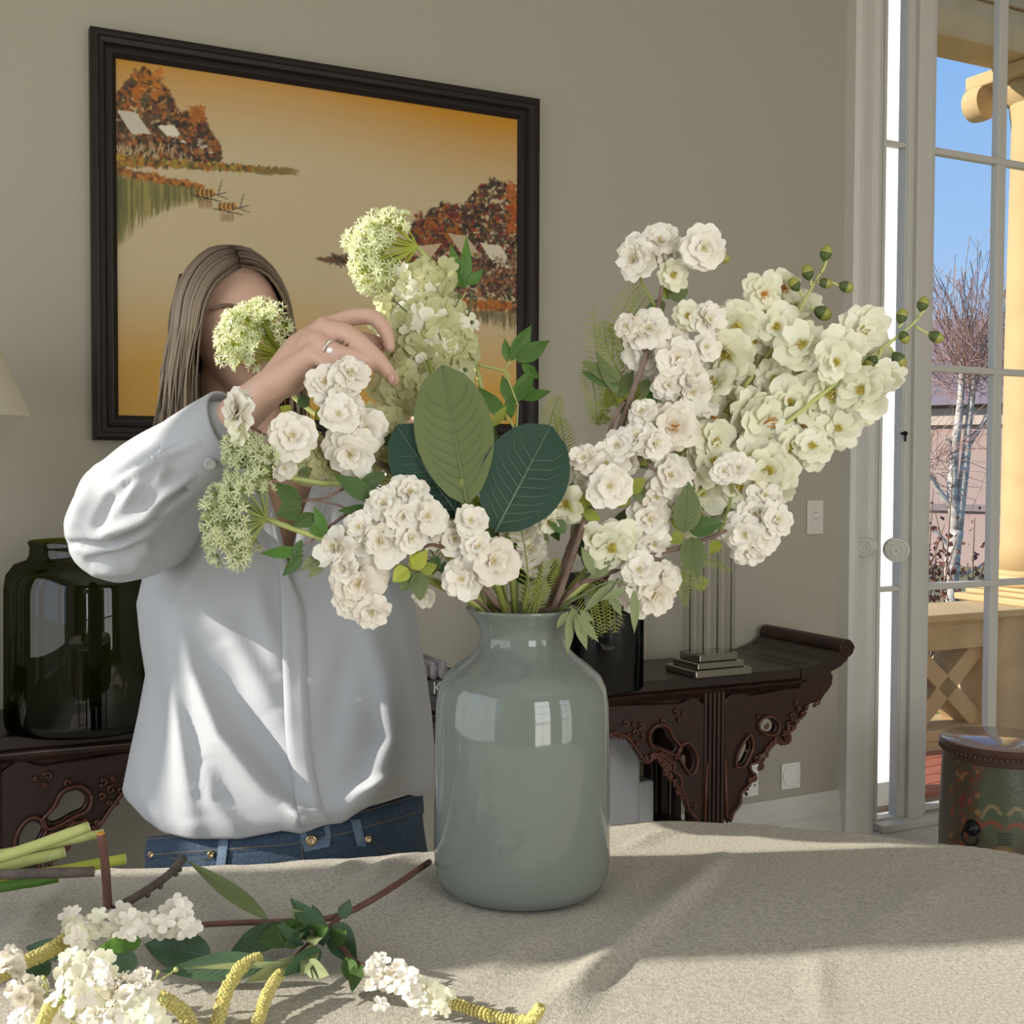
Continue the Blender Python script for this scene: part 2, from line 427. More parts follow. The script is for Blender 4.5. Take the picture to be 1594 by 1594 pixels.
# balustrade: coping, frame, crossed bars, pier
def bal(px, py, b=B_BAL): return on_wall(px, py, b)
bs = empty('balustrade', W(3.4, B_BAL, -.06), PSI, 'low sandstone balustrade with crossed stone bars outside the door', 'balustrade')
iB = (Matrix.Translation(W(3.4, B_BAL, -.06)) @ Matrix.Rotation(PSI, 4, 'Z')).inverted()
def bbox(name, a0, a1, z0, z1, d0, d1, bevel=.006, m='sandstone'):
    mb = MB(); wbox(mb, a0, a1, B_BAL + d0, B_BAL + d1, z0, z1); mb.v = [tuple(iB @ Vector(p)) for p in mb.v]
    return mb.build(name, MAT[m], bs, smooth=False, bevel=bevel)
aX0, zX1 = bal(1425, 1014); aX1, _ = bal(1528, 1010); _, zX0 = bal(1480, 1130)
_, zc0 = bal(1480, 968, B_BAL+.1); _, zc1 = bal(1480, 956, B_BAL+.1)
aL = aX0 - .9
bbox('coping', aL, aX1 + .55, zc0, zc1, -.30, .10, m='sandstone_pale')
bbox('top_rail', aL, aX1 + .0, zX1, zc0 - .02, -.22, .04)
bbox('top_rail_step', aL, aX1 + .0, zc0 - .02, zc0, -.24, .06)
bbox('bottom_rail', aL, aX1, -.06, zX0 - .05, -.22, .04)
bbox('bottom_rail_step', aL, aX1, zX0 - .05, zX0, -.24, .05)
bbox('pier', aX1, aX1 + .75, -.06, zc0, -.24, .05)
bbox('pier_left', aX0 - .2, aX0, zX0, zX1, -.22, .04)
cx, cz = (aX0+aX1)/2, (zX0+zX1)/2; hw, hh = (aX1-aX0)/2, (zX1-zX0)/2
for sg in (1, -1):
    L = math.hypot(hw, hh); an = math.atan2(hh, hw)*sg
    mb = MB(); M = wallM(cx, B_BAL - .09, cz) @ Matrix.Rotation(-an, 4, 'Y')
    mb.box((-L*1.02, -.085, -.045), (L*1.02, .085, .045), M); mb.v = [tuple(iB @ Vector(p)) for p in mb.v]
    mb.build('cross_bar', MAT['sandstone'], bs, smooth=False, bevel=.004)
# plinth and column with scrolled capital
a_col, _ = bal(1640, 800); bc = B_BAL - .12
ce = empty('stone_column', W(a_col, bc, zc1), PSI, 'tall golden sandstone column with scrolled capital on a stepped plinth', 'column')
_, ze = bal(1480, 57, B_BAL + .02); z0c = zc1; zt = ze - .172; zp = bal(1590, 905)[1]
rb = .16
for i, (w_, h0, h1) in enumerate(((.27, 0, .035), (.23, .035, .06), (.20, .06, .08))):
    MB().box((-w_, -w_, h0), (w_, w_, h1)).build('plinth_step', MAT['sandstone_pale'], ce, smooth=False, bevel=.008)
MB().lathe([(.0, .08), (rb*1.2, .08), (rb*1.28, .10), (rb*1.2, .12), (rb*1.08, .125), (rb*1.1, .14), (rb*1.14, .15), (rb*1.05, .165), (0, .165)], 40).build('column_base', MAT['sandstone_pale'], ce)
H = zt - z0c
MB().lathe([(rb*1.05, .165), (rb, .3), (rb*.97, H*.5), (rb*.88, H-.1), (rb*.95, H-.02), (rb*.95, H)], 40).build('shaft', MAT['sandstone_pale'], ce)
cap = MB().lathe([(rb*.95, H), (rb*1.3, H+.06), (rb*1.3, H+.10), (0, H+.10)], 32, cap=False).build('capital', MAT['sandstone_pale'], ce)
MB().box((-.26, -.26, H+.10), (.26, .26, H+.17)).build('abacus', MAT['sandstone_pale'], ce, smooth=False, bevel=.01)
for sx in (-1, 1):
    for sy in (-1, 1):
        m = MB(); m.lathe([(0, -.05), (.085, -.05), (.09, 0), (.085, .05), (0, .05)], 24, (0,0,0), basis((sx*.21, sy*.20, H+.03), (0,1,0)))
        m.lathe([(.03, .05), (.045, .062), (.03, .065), (0, .06)], 16, (0,0,0), basis((sx*.21, sy*.20, H+.03), (0,sy,0)), cap=False)
        m.build('volute', MAT['sandstone_pale'], ce, angle=40)
# entablature over the columns
en = empty('entablature', W(3.4, B_BAL, ze), PSI, 'sandstone beam across the top of the terrace columns', 'beam')
iE = (Matrix.Translation(W(3.4, B_BAL, ze)) @ Matrix.Rotation(PSI, 4, 'Z')).inverted()
aa0, aa1 = wa(1380, B_BAL) - 1.2, a_col + 3
def ebox(name, d0, d1, z0, z1, m='sandstone'):
    mb = MB(); wbox(mb, aa0, aa1, B_BAL + d0, B_BAL + d1, z0, z1); mb.v = [tuple(iE @ Vector(p)) for p in mb.v]
    mb.build(name, MAT[m], en, smooth=False, bevel=.006)
ebox('architrave', -.22, .02, ze, ze + .13, 'sandstone_pale'); ebox('frieze', -.22, .0, ze + .13, ze + .21); ebox('frieze', -.22, .015, ze + .215, ze + .30); ebox('frieze', -.22, .03, ze + .305, ze + .42)

# neighbour house
mat('far_render', (0.42, 0.30, 0.26), 0.9, noise=(0.6, .5), color2=(0.34, 0.25, 0.23))
mat('far_roof', (0.22, 0.17, 0.18), 0.8, noise=(1.2, .5), color2=(0.28, 0.20, 0.20))
mat('far_pale', (0.55, 0.44, 0.38), 0.9)
mat('far_glass', (0.10, 0.12, 0.16), 0.2)
hp = at(1500, 900, 22.0)
he = empty('neighbour_house', (hp.x, 22.0, -.45), R(-38), 'pinkish rendered house with a grey slate roof far beyond the garden', 'house')
MB().box((-9, 0, 0), (7, 7, 3.0)).build('wall', MAT['far_render'], he, smooth=False)
MB().add([(-9.4, -.4, 2.9), (7.4, -.4, 2.9), (7.4, 7.4, 2.9), (-9.4, 7.4, 2.9), (-6.0, 3.5, 4.9), (-1.2, 3.5, 4.9)], [(0,1,5,4), (1,2,5), (2,3,4,5), (3,0,4), (3,2,1,0)]).build('roof', MAT['far_roof'], he, smooth=False)
MB().box((-9.1, -.12, 2.55), (7.1, 0, 2.85)).build('cornice', MAT['far_pale'], he, smooth=False)
MB().box((-9.1, -.08, 1.0), (7.1, 0, 1.12)).build('ledge', MAT['far_roof'], he, smooth=False)
for x in (-5.5, -2.6, 1.4, 4.2):
    w_ = MB().box((x-.5, -.1, 1.2), (x+.5, .05, 2.4)).build('window', MAT['far_pale'], he, smooth=False)
    MB().box((x-.4, -.13, 1.28), (x+.4, -.08, 2.32)).build('pane', MAT['far_glass'], w_, smooth=False)
MB().box((-4.2, 3.1, 4.3), (-3.4, 3.9, 5.7)).build('chimney', MAT['far_render'], he, smooth=False)

# birch tree and russet shrubs
mat('birch_bark', (0.72, 0.66, 0.60), 0.8, noise=(9, .8), color2=(0.25, 0.20, 0.18), stretch=(1, 1, 2.2))
mat('twig_brown', (0.30, 0.20, 0.15), 0.85)
mat('russet_leaf', (0.16, 0.045, 0.03), 0.7, trans=.2)
mat('pink_twig', (0.40, 0.24, 0.20), 0.8)
mat('bush_leaf', (0.13, 0.20, 0.05), 0.7, trans=.25)
rng = random.Random(5)
YB = 11.0
def birch():
    base = at(1480, 1080, YB); base.z = -.45
    e = empty('birch_tree', base, 0, 'bare white birch tree with forked trunk beyond the terrace', 'tree')
    def P(px, py, dy=0.0): return at(px, py, YB + dy) - base
    def limb(name, pts, r0, r1, m, parent=e):
        ps = smooth_path(pts, 14); n = len(ps)
        return MB().tube(ps, [r0 + (r1-r0)*i/(n-1) for i in range(n)], 7).build(name, MAT[m], parent)
    limb('trunk', [Vector((0,0,0)), P(1480, 950), P(1483, 870), P(1490, 825)], .085, .062, 'birch_bark')
    limb('bough', [P(1490, 828), P(1483, 770), P(1486, 700), P(1493, 650), P(1497, 600), P(1499, 560)], .055, .022, 'birch_bark')
    limb('bough', [P(1490, 828), P(1497, 770), P(1505, 700), P(1508, 660), P(1514, 610), P(1517, 575)], .052, .022, 'birch_bark')
    limb('bough', [P(1508, 690), P(1530, 660), P(1545, 630), P(1560, 610)], .028, .012, 'birch_bark')
    limb('bough', [P(1486, 720), P(1478, 690), P(1470, 682)], .03, .012, 'birch_bark')
    limb('bough', [P(1482, 790), P(1462, 765), P(1446, 740), P(1432, 725)], .032, .014, 'birch_bark')
    limb('bough', [P(1482, 860), P(1460, 832), P(1436, 815)], .03, .012, 'birch_bark')
    limb('bough', [P(1482, 900), P(1520, 885), P(1540, 868)], .02, .008, 'birch_bark')
    # fine crown twigs: too many to count
    m = MB()
    tops = [P(1499, 565), P(1517, 575), P(1556, 612), P(1497, 610), P(1512, 630), P(1435, 728)]
    for i in range(420):
        s_ = rng.choice(tops); hgt = rng.uniform(.1, 1.15); q = s_ + Vector((rng.gauss(0, .42), rng.gauss(0, .5), hgt if s_.z > 2 else rng.uniform(-.3, .6)))
        mid = s_.lerp(q, .5) + Vector((rng.gauss(0, .08), rng.gauss(0, .1), rng.gauss(0, .08)))
        m.tube([s_.lerp(q, .25), mid, q, q + Vector((rng.gauss(0, .10), rng.gauss(0, .1), -.18))], [.0045, .0035, .003, .002], 3, cap=False)
    o = m.build('twig_spray', MAT['pink_twig'], e); o['kind'] = 'stuff'
birch()
def leaf_mesh(name, m, L=.05, W_=.022):
    return MB().add([(0,0,0), (W_, L*.45, .006), (0, L*.5, 0), (-W_, L*.45, .006), (0, L, 0)], [(0,1,2), (0,2,3), (1,4,2), (2,4,3)]).mesh(name, m)
def shrub(px, py, Y, n, sx, sz, label, m, lm):
    base = at(px, py, Y); base.z = -.45
    e = empty('garden_shrub', base, 0, label, 'shrub')
    tw = MB(); lf = MB()
    for i in range(n):
        top = Vector((rng.gauss(0, sx), rng.gauss(0, sx*.8), abs(rng.gauss(sz, sz*.28))))
        mid = top*.5 + Vector((rng.gauss(0, .08), rng.gauss(0, .08), .05))
        tw.tube([Vector((rng.gauss(0,.06), rng.gauss(0,.06), 0)), mid, top], [.012, .008, .004], 4, cap=False)
        for k in range(14):
            p = mid.lerp(top, rng.random()) + Vector([rng.gauss(0, .06) for _ in range(3)])
            M = basis(p, [rng.gauss(0,1) for _ in range(3)], rng.uniform(0, 6))
            L = rng.uniform(.03, .06)
            lf.add([M @ Vector(v) for v in ((0,0,0), (L*.45, L*.45, .006), (0, L, 0), (-L*.45, L*.45, .006))], [(0,1,2,3)])
    tw.build('branch_bundle', MAT[m], e)
    o = lf.build('leaves', MAT[lm], e); o['kind'] = 'stuff'
shrub(1445, 950, 9.0, 26, .26, 1.15, 'russet leaved shrub at the left of the birch', 'twig_brown', 'russet_leaf')
shrub(1528, 950, 9.4, 14, .20, .8, 'low russet shrub in front of the birch trunk', 'twig_brown', 'russet_leaf')
shrub(1498, 1100, 7.3, 26, .20, .42, 'low green bush seen through the crossed stone bars', 'twig_brown', 'bush_leaf')
# ================================================================== the painting
def lin(c):
    c = np.asarray(c, float) / 255.0
    return np.where(c <= .04045, c / 12.92, ((c + .055) / 1.055) ** 2.4)
pa0, pz1 = on_wall(140.2, 41.2, .03); pa1, pzr = on_wall(840, 153.4, .03); _, pz0 = on_wall(145.9, 684.7, .03)
pz1 = (pz1 + pzr) / 2
fw = .068
pe = empty('framed_painting', W((pa0+pa1)/2, 0, pz0), PSI, 'large lakeside landscape painting in a dark stepped wooden frame on the wall', 'painting')
PW, PH = pa1 - pa0, pz1 - pz0
mat('frame_wood', (0.014, 0.010, 0.008), 0.45, noise=(30, .5), color2=(0.022, 0.016, 0.013), stretch=(1, 1, 6), spec=.25)
fprof = [(0, .0), (0, .030), (.010, .034), (.018, .034), (.022, .030), (.034, .028), (.040, .018), (.050, .020), (.056, .020), (fw, .010), (fw, .0)]
cs = [(-PW/2, 0), (PW/2, 0), (PW/2, PH), (-PW/2, PH)]
for i, nm in enumerate(('frame_bottom', 'frame_side', 'frame_top', 'frame_side')):
    p, q = Vector((cs[i][0], 0, cs[i][1])), Vector((cs[(i+1)%4][0], 0, cs[(i+1)%4][1]))
    d = (q-p).normalized(); inn = Vector((-d.z, 0, d.x))
    MB().loft([[e_ + inn*w + d*(w if e_ is p else -w) + Vector((0, -h-.002, 0)) for w, h in fprof] for e_ in (p, q)]).build(nm, MAT['frame_wood'], pe, smooth=False, fix=True)
GX, GZ = 420, 340
cw, ch = PW - 2*fw + .01, PH - 2*fw + .01
canv = np.zeros((GZ, GX, 3))
vv, uu = np.meshgrid(np.linspace(0, 1, GZ), np.linspace(0, 1, GX), indexing='ij')      # v 0 bottom, u 0 left
def puv(px, py):
    a, z = on_wall(px, py, .02); return (a - (pa0 + fw - .005)) / cw, (z - (pz0 + fw - .005)) / ch
prs = np.random.RandomState(3)
cream, gold, gold2 = lin((172, 156, 122)), lin((170, 118, 18)), lin((178, 132, 40))
tt = 1 - vv + .03*np.sin(uu*5)
wg = np.clip(1 - (tt / .26), 0, 1) ** 1.3
wb = np.clip((tt - .60) / .26, 0, 1) ** 1.2 * np.where(uu > .6, 1.0, 1.0)
strk = (prs.rand(GZ, 1) - .5) * .03 + (prs.rand(GZ, GX) - .5) * .01
canv[:] = cream * (1 - wg[..., None]) + gold * wg[..., None]
canv = canv * (1 - .92*wb[..., None]) + gold2 * .92 * wb[..., None]
canv *= (1 + strk[..., None])
def dab(px, py, rx, ry, ang, c, al=.9):
    """a brush dab, sizes in photo pixels"""
    u0, v0 = puv(px, py); sx, sy = 1/640.0, 1/545.0
    x0, x1 = int((u0 - (rx+ry)*sx)*GX), int((u0 + (rx+ry)*sx)*GX) + 2; y0, y1 = int((v0 - (rx+ry)*sy)*GZ), int((v0 + (rx+ry)*sy)*GZ) + 2
    x0, y0, x1, y1 = max(x0, 0), max(y0, 0), min(x1, GX), min(y1, GZ)
    if x0 >= x1 or y0 >= y1: return
    X = (uu[y0:y1, x0:x1] - u0)/sx; Y = (vv[y0:y1, x0:x1] - v0)/sy
    ca, sa = math.cos(ang), math.sin(ang)
    q = ((X*ca + Y*sa)/rx)**2 + ((-X*sa + Y*ca)/ry)**2
    m = (np.clip(1.25 - q, 0, 1) * al)[..., None]; m = np.clip(m*2, 0, al)
    canv[y0:y1, x0:x1] = canv[y0:y1, x0:x1]*(1-m) + lin(c)*m
def poly(pts, c, al=1.0):
    q = [puv(*p) for p in pts]; inside = np.zeros((GZ, GX), bool); n = len(q)
    for i in range(n):
        (xa, ya), (xb, yb) = q[i], q[(i+1) % n]
        cond = ((ya > vv) != (yb > vv)) & (uu < (xb-xa)*(vv-ya)/((yb-ya) or 1e-9) + xa); inside ^= cond
    canv[inside] = canv[inside]*(1-al) + lin(c)*al
OR, DK, GRN, MAR, RED, BRN = (140, 80, 14), (24, 18, 10), (60, 54, 18), (64, 26, 16), (120, 34, 14), (70, 46, 22)
def foliage(outline_fn, n, cols, r=(3, 7)):
    for i in range(n):
        px, py = outline_fn(prs.rand(), prs.rand())
        c = cols[prs.randint(len(cols))]; j = prs.randint(-14, 15)
        dab(px, py, prs.uniform(*r), prs.uniform(1.5, 3.6), prs.uniform(0, 3.14), tuple(np.clip(np.array(c)+j, 0, 255)), prs.uniform(.6, .95))
def left_trees(a, b):
    x = 178 + a*165; top = np.interp(x, [178, 205, 225, 262, 285, 300, 312, 330, 345], [150, 120, 102, 140, 178, 172, 168, 208, 232]); return x, top + b*(248 - top)
foliage(left_trees, 1500, [OR, OR, DK, DK, GRN, BRN, MAR])
foliage(lambda a, b: (205 + a*50, 108 + b*45), 70, [OR, (165, 98, 20), GRN]); foliage(lambda a, b: (298 + a*20, 165 + b*22), 40, [OR, (165, 98, 20)])
poly([(183, 170), (212, 172), (238, 208), (205, 205)], (176, 168, 150)); poly([(246, 194), (272, 193), (292, 222), (268, 218)], (196, 188, 168)); poly([(303, 213), (322, 216), (334, 238), (312, 232)], (170, 162, 140))
foliage(lambda a, b: (180 + a*150, 210 + b*44), 330, [DK, MAR, BRN, (120, 80, 40), OR], (2, 5))
for i in range(60):
    x = 180 + prs.rand()*120; dab(x, 225 + prs.rand()*28, .9, prs.uniform(5, 10), prs.uniform(-.6, .6), (170, 150, 110), .7)
foliage(lambda a, b: (182 + a*270, 246 + a*22 + b*12*(1-a) - 3), 420, [OR, GRN, (150, 120, 30), (110, 100, 30)], (3, 8))
for i in range(70): dab(400 + prs.rand()*65, 262 + prs.rand()*8, 6, 1.2, -.12, (110, 92, 40), .7)
foliage(lambda a, b: (182 + a*135, 262 + a*26 + b*8), 200, [(160, 100, 26), BRN, OR], (4, 9))
for i in range(380):
    a = prs.rand(); x = 182 + a**1.3*150; L = (105*(1-a)**1.6 + 22)*prs.uniform(.4, 1); dab(x, 272 + a*22 + L/2, prs.uniform(1, 2.2), L/2, 0, ((96, 92, 44), (70, 68, 30), (130, 120, 60))[prs.randint(3)], .55)
for (bx, by) in ((322, 301), (356, 322)):
    for i in range(12): dab(bx - 12 + i*2.2, by - 2, 3, 6, 0, ((140, 88, 30), DK, (190, 140, 60))[i % 3], .9)
    dab(bx, by + 6, 24, 1.2, -.12, DK, .9); dab(bx + 20, by, 16, 1.0, .35, DK, .8); dab(bx + 20, by + 2, 16, 1.0, -.3, DK, .8); dab(bx + 22, by - 10, .9, 14, -.25, DK, .8)
    for i in range(8): dab(bx - 10 + i*2.6, by + 15, 1.2, 8, 0, (120, 84, 40), .6)
def right_trees(a, b):
    x = 640 + a*182; top = np.interp(x, [640, 665, 680, 705, 720, 745, 768, 785, 800, 815, 822], [352, 335, 318, 316, 322, 292, 276, 282, 296, 272, 280]); return x, top + b*(465 - top)
foliage(right_trees, 2600, [OR, DK, DK, DK, GRN, BRN, MAR, RED, (60, 40, 24)])
foliage(lambda a, b: (792 + a*30, 280 + b*80), 130, [OR, (160, 84, 14), (150, 60, 14)]); foliage(lambda a, b: (650 + a*70, 330 + b*50), 130, [RED, MAR, OR])
poly([(652, 382), (690, 378), (672, 402), (645, 398)], (172, 150, 122)); poly([(700, 362), (728, 366), (748, 392), (722, 396)], (168, 150, 124)); poly([(750, 377), (782, 382), (802, 418), (772, 412)], (188, 178, 156)); poly([(808, 388), (822, 384), (822, 420), (804, 416)], (178, 160, 130))
foliage(lambda a, b: (655 + a*165, 400 + b*60), 500, [DK, MAR, BRN, (120, 72, 40), (84, 50, 40)], (2, 5))
for i in range(160): dab(660 + prs.rand()*160, 398 + prs.rand()*60, .9, prs.uniform(4, 9), prs.uniform(-1.2, 1.2), (150, 120, 90), .55)
foliage(lambda a, b: (690 + a*132, 462 + a*10 + b*14), 260, [OR, (160, 90, 18), BRN], (4, 9))
for i in range(60): dab(500 + prs.rand()*60, 400 + prs.rand()*6, 8, 1.6, -.1, (86, 60, 30), .8)
foliage(lambda a, b: (520 + a*130, 396 + b*14), 120, [OR, BRN, DK], (4, 8))
for i in range(170):
    a = prs.rand(); L = prs.uniform(12, 44)*(.4 + .6*a); dab(720 + a*100, 482 + L/2, 1.2, L/2, 0, ((96, 84, 46), (70, 60, 36))[prs.randint(2)], .5)
alb = np.clip(canv * 1.3, 0, .9)
xs = -cw/2 + uu*cw; zs_ = fw - .005 + vv*ch
verts = np.stack([xs, np.full_like(xs, -.008), zs_], -1).reshape(-1, 3)
idx = np.arange(GX*GZ).reshape(GZ, GX)
quads = np.stack([idx[:-1, :-1], idx[:-1, 1:], idx[1:, 1:], idx[1:, :-1]], -1).reshape(-1, 4)
me = bpy.data.meshes.new('canvas'); me.from_pydata(verts.tolist(), [], quads.tolist()); me.update()
ca = me.color_attributes.new('paint', 'FLOAT_COLOR', 'POINT')
ca.data.foreach_set('color', np.concatenate([alb.reshape(-1, 3), np.ones((GX*GZ, 1))], 1).astype(np.float32).ravel())
me.materials.append(mat('oil_paint', (1, 1, 1), 0.55, attr='paint', bump=(120, .15)))
link('canvas', me, pe)['label'] = 'golden lake painting with autumn trees and boats'

# ================================================================== carved console table
mat('rosewood', (0.020, 0.008, 0.006), 0.34, noise=(14, .7), color2=(0.050, 0.019, 0.010), stretch=(1, 1, .25), spec=.4)
mat('rosewood_top', (0.026, 0.015, 0.011), 0.34, noise=(10, .6), color2=(0.018, 0.010, 0.007), stretch=(.2, 1, 1))
mat('carved_red', (0.034, 0.010, 0.007), 0.40, noise=(40, .7), color2=(0.018, 0.007, 0.005)); mat('carved_edge', (0.105, 0.034, 0.018), 0.38, noise=(60, .7), color2=(0.055, 0.016, 0.010))
CY = R(26); CZ = .655
CP = Vector((.27, 3.56, 0)); CD = Vector((math.cos(CY), math.sin(CY), 0)); CN = Vector((-math.sin(CY), math.cos(CY), 0))
CM = Matrix.Translation(CP) @ Matrix.Rotation(CY, 4, 'Z')           # local: x along the front, y back, z up
def con(px, py, back=0.0):
    v = CAMROT @ Vector(((px-797)/F, (797-py)/F, -1)); c0 = Vector((0, 0, CAMZ)); pl = CP + CN*back
    p = c0 + v*((pl - c0).dot(CN)/v.dot(CN)); l = CM.inverted() @ p
    return l.x, l.z
ce = empty('console_table', CP, CY, 'dark carved altar console table with scrolled ends against the wall', 'console table')
S_LEG = con(1113, 1180)[0]; S_LL = con(-26, 1200)[0]; S_R = con(1286, 1045)[0]; S_L = S_LL - (S_R - S_LEG)
CDEP = .36; TT = .035
MB().box((S_L + .1, 0, CZ - TT), (S_R - .1, CDEP, CZ)).build('table_top', MAT['rosewood_top'], ce, smooth=False, bevel=.006)
MB().loft([[Vector((x, y, z)) for y, z in ((.004, CZ-TT), (-.004, CZ-TT-.004), (-.006, CZ-TT-.012), (.006, CZ-TT-.020), (.006, CZ-TT-.03), (.03, CZ-TT-.03), (.03, CZ-TT))] for x in (S_L + .12, S_R - .1)]).build('edge_moulding', MAT['rosewood'], ce, fix=True)
for sg, s0 in ((1, S_R), (-1, S_L)):                                 # scrolled ends
    prof = [(-.10, 0), (-.04, .004), (.02, .020), (.06, .045), (.09, .066)]
    top = [Vector((s0 + sg*x, 0, CZ + z)) for x, z in prof]
    bot = [Vector((s0 + sg*x, 0, CZ + z - (.04 if i < 3 else .05))) for i, (x, z) in enumerate(prof)][::-1]
    ring = top + bot
    MB().loft([[p + Vector((0, y, 0)) for p in ring] for y in (0, CDEP + (.06 if sg > 0 else 0))]).build('everted_end', MAT['rosewood_top'], ce, smooth=False, fix=True)
    m = MB(); dp = CDEP + (.06 if sg > 0 else 0); c_ = Vector((s0 + sg*.085, dp/2, CZ + .052)); m.lathe([(0, -dp/2-.004), (.026, -dp/2-.004), (.030, -dp/2), (.030, dp/2), (0, dp/2)], 24, (0,0,0), basis(c_, (0, 1, 0)))
    m.build('scroll_roll', MAT['rosewood'], ce, angle=40)
    sp = [Vector((s0 + sg*.085 + r*math.cos(t), -.006, CZ + .052 + r*math.sin(t))) for t, r in ((i*.35, .024 - i*.0011) for i in range(20))]
    MB().tube(sp, .003, 6).build('scroll_spiral', MAT['carved_red'], ce)
def leg(s, y):
    m = MB(); w = .040
    prof = []
    n = 5
    pts = [(-w, .035), (-w, -.004)]
    for i in range(n):
        x0 = -w + 2*w*i/n; d = 2*w/n
        pts += [(x0 + d*.15, -.010), (x0 + d*.5, -.013), (x0 + d*.85, -.010), (x0 + d, -.002)]
    pts += [(w, .035)]
    return m.loft([[Vector((s + x, y + q + .012, z)) for x, q in pts] for z in (FZ, CZ - TT - .005)]).build('leg', MAT['rosewood'], ce, smooth=False, fix=True)
for s in (S_LEG, S_LL):
    leg(s, 0); leg(s, CDEP - .06)
    MB().box((s - .025, .05, .10), (s + .025, CDEP - .06, .15)).build('side_stretcher', MAT['rosewood'], ce, smooth=False, bevel=.004)
    for k in range(3): MB().box((s - .012, .12 + k*.08, .15), (s + .012, .145 + k*.08, .38)).build('side_spindle', MAT['rosewood'], ce, smooth=False)
    MB().box((s - .025, .05, .38), (s + .025, CDEP - .06, .43)).build('side_stretcher', MAT['rosewood'], ce, smooth=False, bevel=.004)
MB().box((S_LL - .30, .02, CZ - .13), (S_R - .13, .045, CZ - TT - .02)).build('apron', MAT['rosewood'], ce, smooth=False, bevel=.004)
MB().box((S_LL, CDEP - .05, CZ - .13), (S_R - .13, CDEP - .03, CZ - TT - .02)).build('back_apron', MAT['rosewood'], ce, smooth=False)
def plate2d(outlines, ext, bev):
    cu = bpy.data.curves.new('c', 'CURVE'); cu.dimensions = '2D'; cu.fill_mode = 'BOTH'; cu.extrude = ext; cu.bevel_depth = bev; cu.bevel_resolution = 1
    for pts in outlines:
        sp = cu.splines.new('POLY'); sp.points.add(len(pts)-1); sp.use_cyclic_u = True
        for i, (x, y) in enumerate(pts): sp.points[i].co = (x, y, 0, 1)
    o = bpy.data.objects.new('c', cu); col.objects.link(o); dg = bpy.context.evaluated_depsgraph_get()
    me = bpy.data.meshes.new_from_object(o.evaluated_get(dg)); bpy.data.objects.remove(o); bpy.data.curves.remove(cu)
    return me
def closed_smooth(pts, n=5):
    out = []; N_ = len(pts)
    for i in range(N_):
        p0, p1, p2, p3 = [Vector((*pts[(i+k-1) % N_], 0)) for k in range(4)]
        for k in range(n):
            t = k/n; q = 0.5*((2*p1)+(p2-p0)*t+(2*p0-5*p1+4*p2-p3)*t*t+(3*p1-p0-3*p2+p3)*t**3); out.append((q.x, q.y))
    return out
inner = [(1097,1098),(1060,1098),(1020,1099),(985,1100),(952,1101),(925,1103),(900,1108),(925,1136),(952,1140),(962,1143),(975,1146),(985,1158),(996,1174),(1005,1187),(1012,1184),(1020,1174),(1032,1176),(1042,1184),(1050,1190),(1048,1200),(1056,1205),(1062,1216),(1060,1226),(1067,1238),(1070,1250),(1074,1262),(1084,1272),(1097,1276)]
in_h1 = [(1018,1146),(1026,1136),(1038,1138),(1044,1150),(1052,1160),(1046,1168),(1030,1162),(1020,1158)]
in_h2 = [(1064,1166),(1072,1164),(1080,1176),(1080,1190),(1074,1198),(1066,1188),(1060,1176)]
outer = [(1131,1092),(1170,1085),(1220,1076),(1260,1060),(1294,1046),(1296,1066),(1284,1082),(1278,1092),(1264,1094),(1256,1104),(1248,1116),(1240,1122),(1236,1134),(1228,1140),(1230,1152),(1220,1158),(1210,1150),(1204,1158),(1196,1166),(1184,1176),(1180,1186),(1168,1190),(1170,1202),(1176,1206),(1168,1218),(1162,1226),(1154,1234),(1152,1250),(1142,1264),(1131,1270)]
out_h1 = [(1186,1132),(1190,1122),(1200,1120),(1208,1128),(1206,1138),(1196,1140)]
out_h2 = [(1150,1186),(1152,1172),(1158,1160),(1165,1152),(1168,1164),(1164,1176),(1158,1186)]
